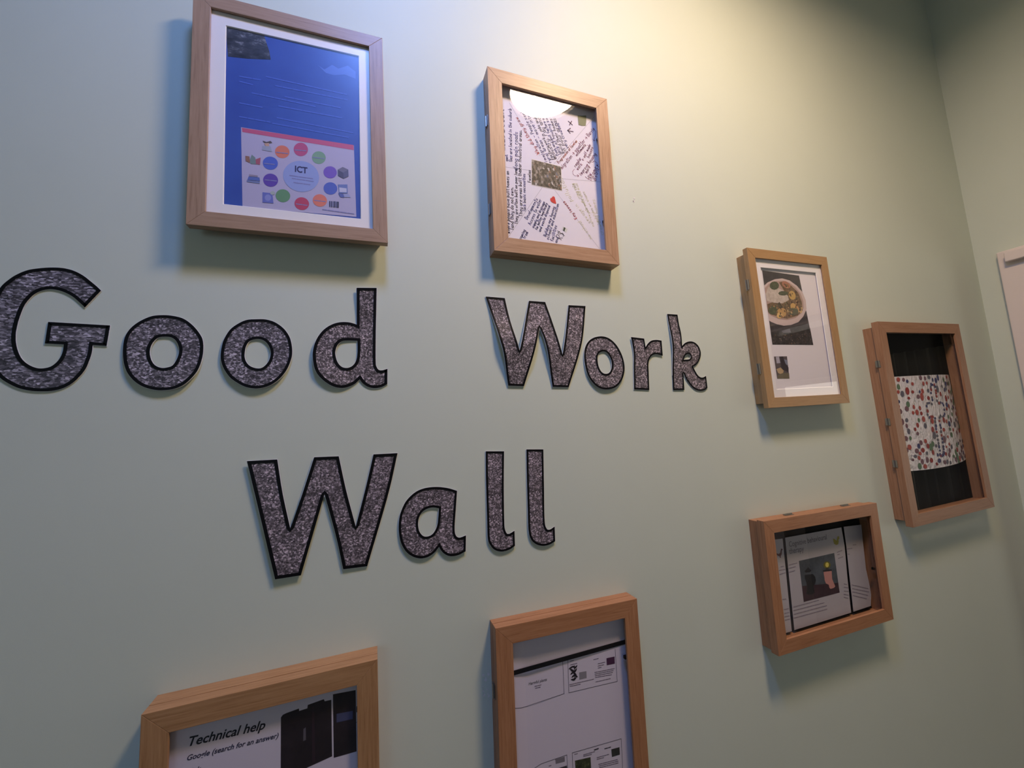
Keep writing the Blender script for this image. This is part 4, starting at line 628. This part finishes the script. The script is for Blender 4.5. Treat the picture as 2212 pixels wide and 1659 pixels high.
for i, (a, b) in enumerate([[(-0.1308,0.0255),(-0.1196,0.0255)],[(-0.137,0.018),(-0.1185,0.0177)],[(-0.1373,0.0088),(-0.1174,0.0099)],[(-0.1021,0.0254),(-0.0728,0.0262)],[(-0.1035,0.0179),(-0.0793,0.0185)],[(-0.1051,0.0088),(-0.0835,0.0097)],[(0.0748,0.0307),(0.0937,0.0326)],[(0.0749,0.0243),(0.0849,0.0247)],[(0.0758,0.0151),(0.0961,0.0167)],[(-0.1046,-0.0721),(-0.0158,-0.0719)],[(-0.106,-0.0799),(0.0023,-0.0812)],[(-0.1063,-0.0885),(0.0101,-0.0895)],[(-0.1078,-0.0968),(0.0098,-0.0977)],[(-0.1375,-0.0488),(-0.1266,-0.0496)],[(-0.1366,-0.0721),(-0.122,-0.0723)],[(-0.137,-0.0811),(-0.1223,-0.0813)],[(-0.1378,-0.0883),(-0.1224,-0.0888)],[(-0.1376,-0.0958),(-0.1225,-0.0962)],[(0.0848,-0.0495),(0.0967,-0.0532)],[(0.0831,-0.0572),(0.0978,-0.0615)],[(0.0811,-0.0667),(0.0973,-0.0704)],[(0.0794,-0.0745),(0.0954,-0.079)],[(0.0779,-0.0813),(0.0951,-0.087)],[(0.1146,-0.0571),(0.175,-0.0762)],[(0.1141,-0.066),(0.1761,-0.0847)],[(0.1137,-0.0741),(0.1726,-0.0932)],[(0.1132,-0.083),(0.1636,-0.0999)],[(0.1404,0.0401),(0.1521,0.0394)],[(0.1142,0.0205),(0.1211,0.0192)],[(0.1155,0.0333),(0.1343,0.0325)]]): p.bars(a, b, .0034, gr, i + 40)
p.build('printing', t, DP)
bev(boxes('retaining_clip', [((iw / 2 - .001, -d + .010, -.024), (iw / 2 + .004, -d + .017, -.018))], M_black, t), .0006)

# ---- F: technical help
t, d, iw, ih, lip = box_frame('oak box frame cut by the bottom edge at lower left, showing a technical help sheet', (-0.15,0.9466,0.2985,0.4029,0.0429,0.0309,0.0023), M_woodF, .018, 0, 'l', (-.08, .08), M_woodF, .005, 0)
DP = .030
pp = sheet('paper', rect(-iw / 2 - .0185, -ih / 2 - .0185, iw / 2 + .0185, ih / 2 + .0185), DP, M_paper_cool, t)
p = Flat(); bk = ink(36, 36, 48)
p.text('Technical help', [(-0.0996,0.1401)][0], [(-0.0074,0.1364)][0], bk, .02, .3, 2, 1.05)
p.text('Google (search for an answer)', [(-0.1011,0.1224)][0], [(0.0099,0.1196)][0], ink(52, 50, 76), .02, .3, 2, 1.05)
p.text('Ask', [(-0.0989,0.105)][0], [(-0.0845,0.1048)][0], ink(52, 50, 76), .02, .3, 2, 1.05)
p.build('printing', pp, DP); p = Flat()
p.poly([(0.0127,0.1461),(0.0151,0.1489),(0.0195,0.15),(0.0365,0.1519),(0.0368,0.1484),(0.0479,0.1491),(0.0484,0.1537),(0.0705,0.156),(0.0718,0.1527),(0.081,0.1524),(0.0817,0.0727),(0.044,0.0668),(0.013,0.0651)], M_tower, 1)
p2 = Flat(); p2.poly([(0.0833,0.1596),(0.116,0.1574),(0.1164,0.0691),(0.084,0.0698)], M_tower, 1)
p2.poly([(0.0883,0.1305),(0.1114,0.1286),(0.1113,0.1169),(0.0882,0.1181)], ink(74, 78, 112), 2)
p.poly([(0.0426,0.1219),(0.0458,0.1235),(0.0459,0.1059),(0.0423,0.1053)], ink(96, 90, 98), 2)
p.poly([(0.0537,0.1493),(0.0571,0.1497),(0.0587,0.0722),(0.0546,0.0718)], ink(52, 36, 44), 2)
p.line([(0.0165,0.1343),(0.0772,0.1344)], .0008, ink(46, 36, 42), 2); p2.line([(0.0839,0.1137),(0.1165,0.1106)], .0008, ink(46, 36, 42), 2)
p.build('photograph', pp, DP); p2.build('photograph', pp, DP)
bev(boxes('retaining_clip', [((iw / 2 - .0015, -d + .0068, .128), (iw / 2 + .006, -d + .013, .134))], M_black, t), .0006)

# ---- G: harmful plants
t, d, iw, ih, lip = box_frame('oak box frame cut by the bottom edge at centre, slide printouts under a black band', (0.3422,0.9459,0.2987,0.4033,0.0356,0.0316,-0.0168), M_woodE, .018, 0, 'l', (0.0903,-0.09), None, .005, 0)
DP = .019
fo = lambda u, v: .0035 * max(0, (-.088 - u) / .03) ** 1.0
X, Z = iw / 2 + .019, ih / 2 + .019
V, F = [], []
us = [-X + 2 * X * i / 24 for i in range(25)]
for u in us: V += [(u, -DP - fo(u, 0), -Z), (u, -DP - fo(u, 0), Z)]
for i in range(24): F.append([2 * i, 2 * i + 2, 2 * i + 3, 2 * i + 1])
pg = add('paper', V, F, M_paper_cool, t); so = pg.modifiers.new('thick', 'SOLIDIFY'); so.thickness = .0004
p = Flat(); pb = Flat(); thr = 0.009; half = lambda a: p if a[1] > thr else pb; ln = ink(84, 78, 92); tx = ink(116, 104, 122)
bq = [(-0.1218,0.1183),(0.1313,0.1217),(0.1306,0.113),(-0.1222,0.1102)]
p2 = Flat(); p2.poly(bq, M_black, 4); p2.build('black_band', t, DP, fo)
for q in [[(-0.0144,0.1125),(-0.0148,0.0542),(-0.0924,0.0512),(-0.1009,0.0519),(-0.1136,0.0552)],[(-0.0037,0.1112),(-0.0049,0.0534),(0.1013,0.049),(0.1012,0.1085)],[(-0.08,-0.0533),(-0.0668,-0.05),(-0.0154,-0.0499),(-0.0154,-0.0796)],[(0.1019,-0.0542),(-0.0043,-0.0496),(-0.0048,-0.0826)],[(0.1019,-0.0542),(0.1005,-0.1134)]]: half(q[0]).line(q, .0008, ln, 2)
p.text('Harmful plants', [(-0.0851,0.085)][0], [(-0.0482,0.0845)][0], ink(112, 108, 116), .02, .2, 2, 1.1)
for i, (a, b) in enumerate([[(-0.073,0.0803),(-0.0606,0.0799)],[(-0.0719,0.0768),(-0.0621,0.0768)],[(0.0013,0.1072),(0.0097,0.1074)],[(0.0014,0.1009),(0.0152,0.1007)],[(0.0517,0.0994),(0.0641,0.0994)],[(0.0609,0.09),(0.076,0.0896)],[(0.0606,0.086),(0.0732,0.0857)],[(0.0604,0.0824),(0.0691,0.0822)],[(0.0525,0.0761),(0.0963,0.0736)],[(0.0528,0.0731),(0.0961,0.0705)],[(0.053,0.07),(0.0946,0.0674)],[(0.0533,0.067),(0.0892,0.0639)],[(-0.0024,0.0668),(0.0492,0.0649)],[(0.0537,0.0589),(0.0861,0.0575)],[(-0.0019,0.0638),(0.0199,0.0627)],[(-0.0519,-0.058),(-0.0452,-0.0581)],[(0.0005,-0.0534),(0.0063,-0.0537)],[(0.0188,-0.0594),(0.0426,-0.0604)],[(0.0187,-0.0617),(0.0352,-0.0631)],[(0.0466,-0.072),(0.0721,-0.0734)],[(0.0464,-0.0748),(0.0609,-0.076)],[(0.0493,-0.0842),(0.0921,-0.0877)],[(0.0503,-0.0873),(0.0919,-0.0907)],[(0.0506,-0.0903),(0.0916,-0.0938)]]): half(a).bars(a, b, .0022, tx, i + 3)
pb.bars(*[(0.0423,-0.0574),(0.0544,-0.0575)], .004, ink(60, 54, 66), 3); pb.bars(*[(0.0644,-0.0616),(0.0772,-0.0622)], .003, ink(60, 54, 66), 4)
p.build('printing', pg, DP, fo); pb.build('printing', pg, DP, fo); p = Flat()
p.poly([(0.0189,0.0836),(0.0345,0.0825),(0.0344,0.0702),(0.0185,0.0707)], ink(140, 136, 144), 1)
p.build('thumbnail', pg, DP, fo); p = Flat()
p.poly([(-0.0392,-0.0506),(-0.0201,-0.0514),(-0.0201,-0.0597),(-0.0385,-0.0585)], ink(128, 122, 132), 1); p.poly([(-0.0345,-0.0666),(-0.0165,-0.0672),(-0.0163,-0.0717),(-0.0167,-0.0792),(-0.0349,-0.0738)], ink(60, 54, 62), 2)
p.build('thumbnail', pg, DP, fo); p = Flat()
R = random.Random(5)
for k, (a, b, r, ang) in enumerate(((.0, .9, .2, .3), (.45, .92, .24, -.3), (.8, .85, .24, .6), (.15, .72, .2, -.5), (.75, .62, .24, .9), (.4, .62, .22, -.2), (.2, .52, .2, .4), (.6, .42, .24, -.7), (.35, .3, .26, .5), (.75, .25, .2, -.6), (.5, .08, .24, .3), (.25, .05, .18, -.3))):
    q0 = [(0.0019,0.0982),(0.0174,0.0968),(0.0146,0.0727),(0.0021,0.074)]; x0, z1 = q0[0]; x1, z0 = q0[2]
    cx, cz, l = x0 + (x1 - x0) * a, z0 + (z1 - z0) * b, (x1 - x0) * .42
    p.poly([(cx + l * i * math.cos(ang) - j * l * .4 * math.sin(ang), cz + l * i * math.sin(ang) + j * l * .4 * math.cos(ang)) for i, j in ((-1, 0), (-.3, .8), (.4, .7), (1, 0), (.3, -.8), (-.4, -.6))], ink(36, 30, 38), 2)
p.line([((q0[0][0] + q0[1][0]) / 2, q0[0][1]), ((q0[2][0] + q0[3][0]) / 2, q0[2][1])], .0012, ink(36, 30, 38), 2)
p.build('plant_drawing', pg, DP, fo); p = Flat()
p.poly([(0.0803,0.096),(0.0989,0.0952),(0.0983,0.0823),(0.08,0.0832)], ink(72, 38, 70), 2)
p.build('thumbnail', pg, DP, fo); p = Flat()
p.poly([(0.0003,-0.064),(0.033,-0.0672),(0.033,-0.0937),(0.0008,-0.0843)], M_green, 2); p.build('thumbnail', pg, DP, fo); p = Flat(); p.poly([(0.0784,-0.0664),(0.0968,-0.0676),(0.0967,-0.0806),(0.079,-0.0798)], ink(52, 54, 50), 2)
p.build('thumbnail', pg, DP, fo)
bev(boxes('retaining_clip', [((iw / 2 - .0015, -d + .0068, .09), (iw / 2 + .006, -d + .013, .096))], M_black, t), .0006)
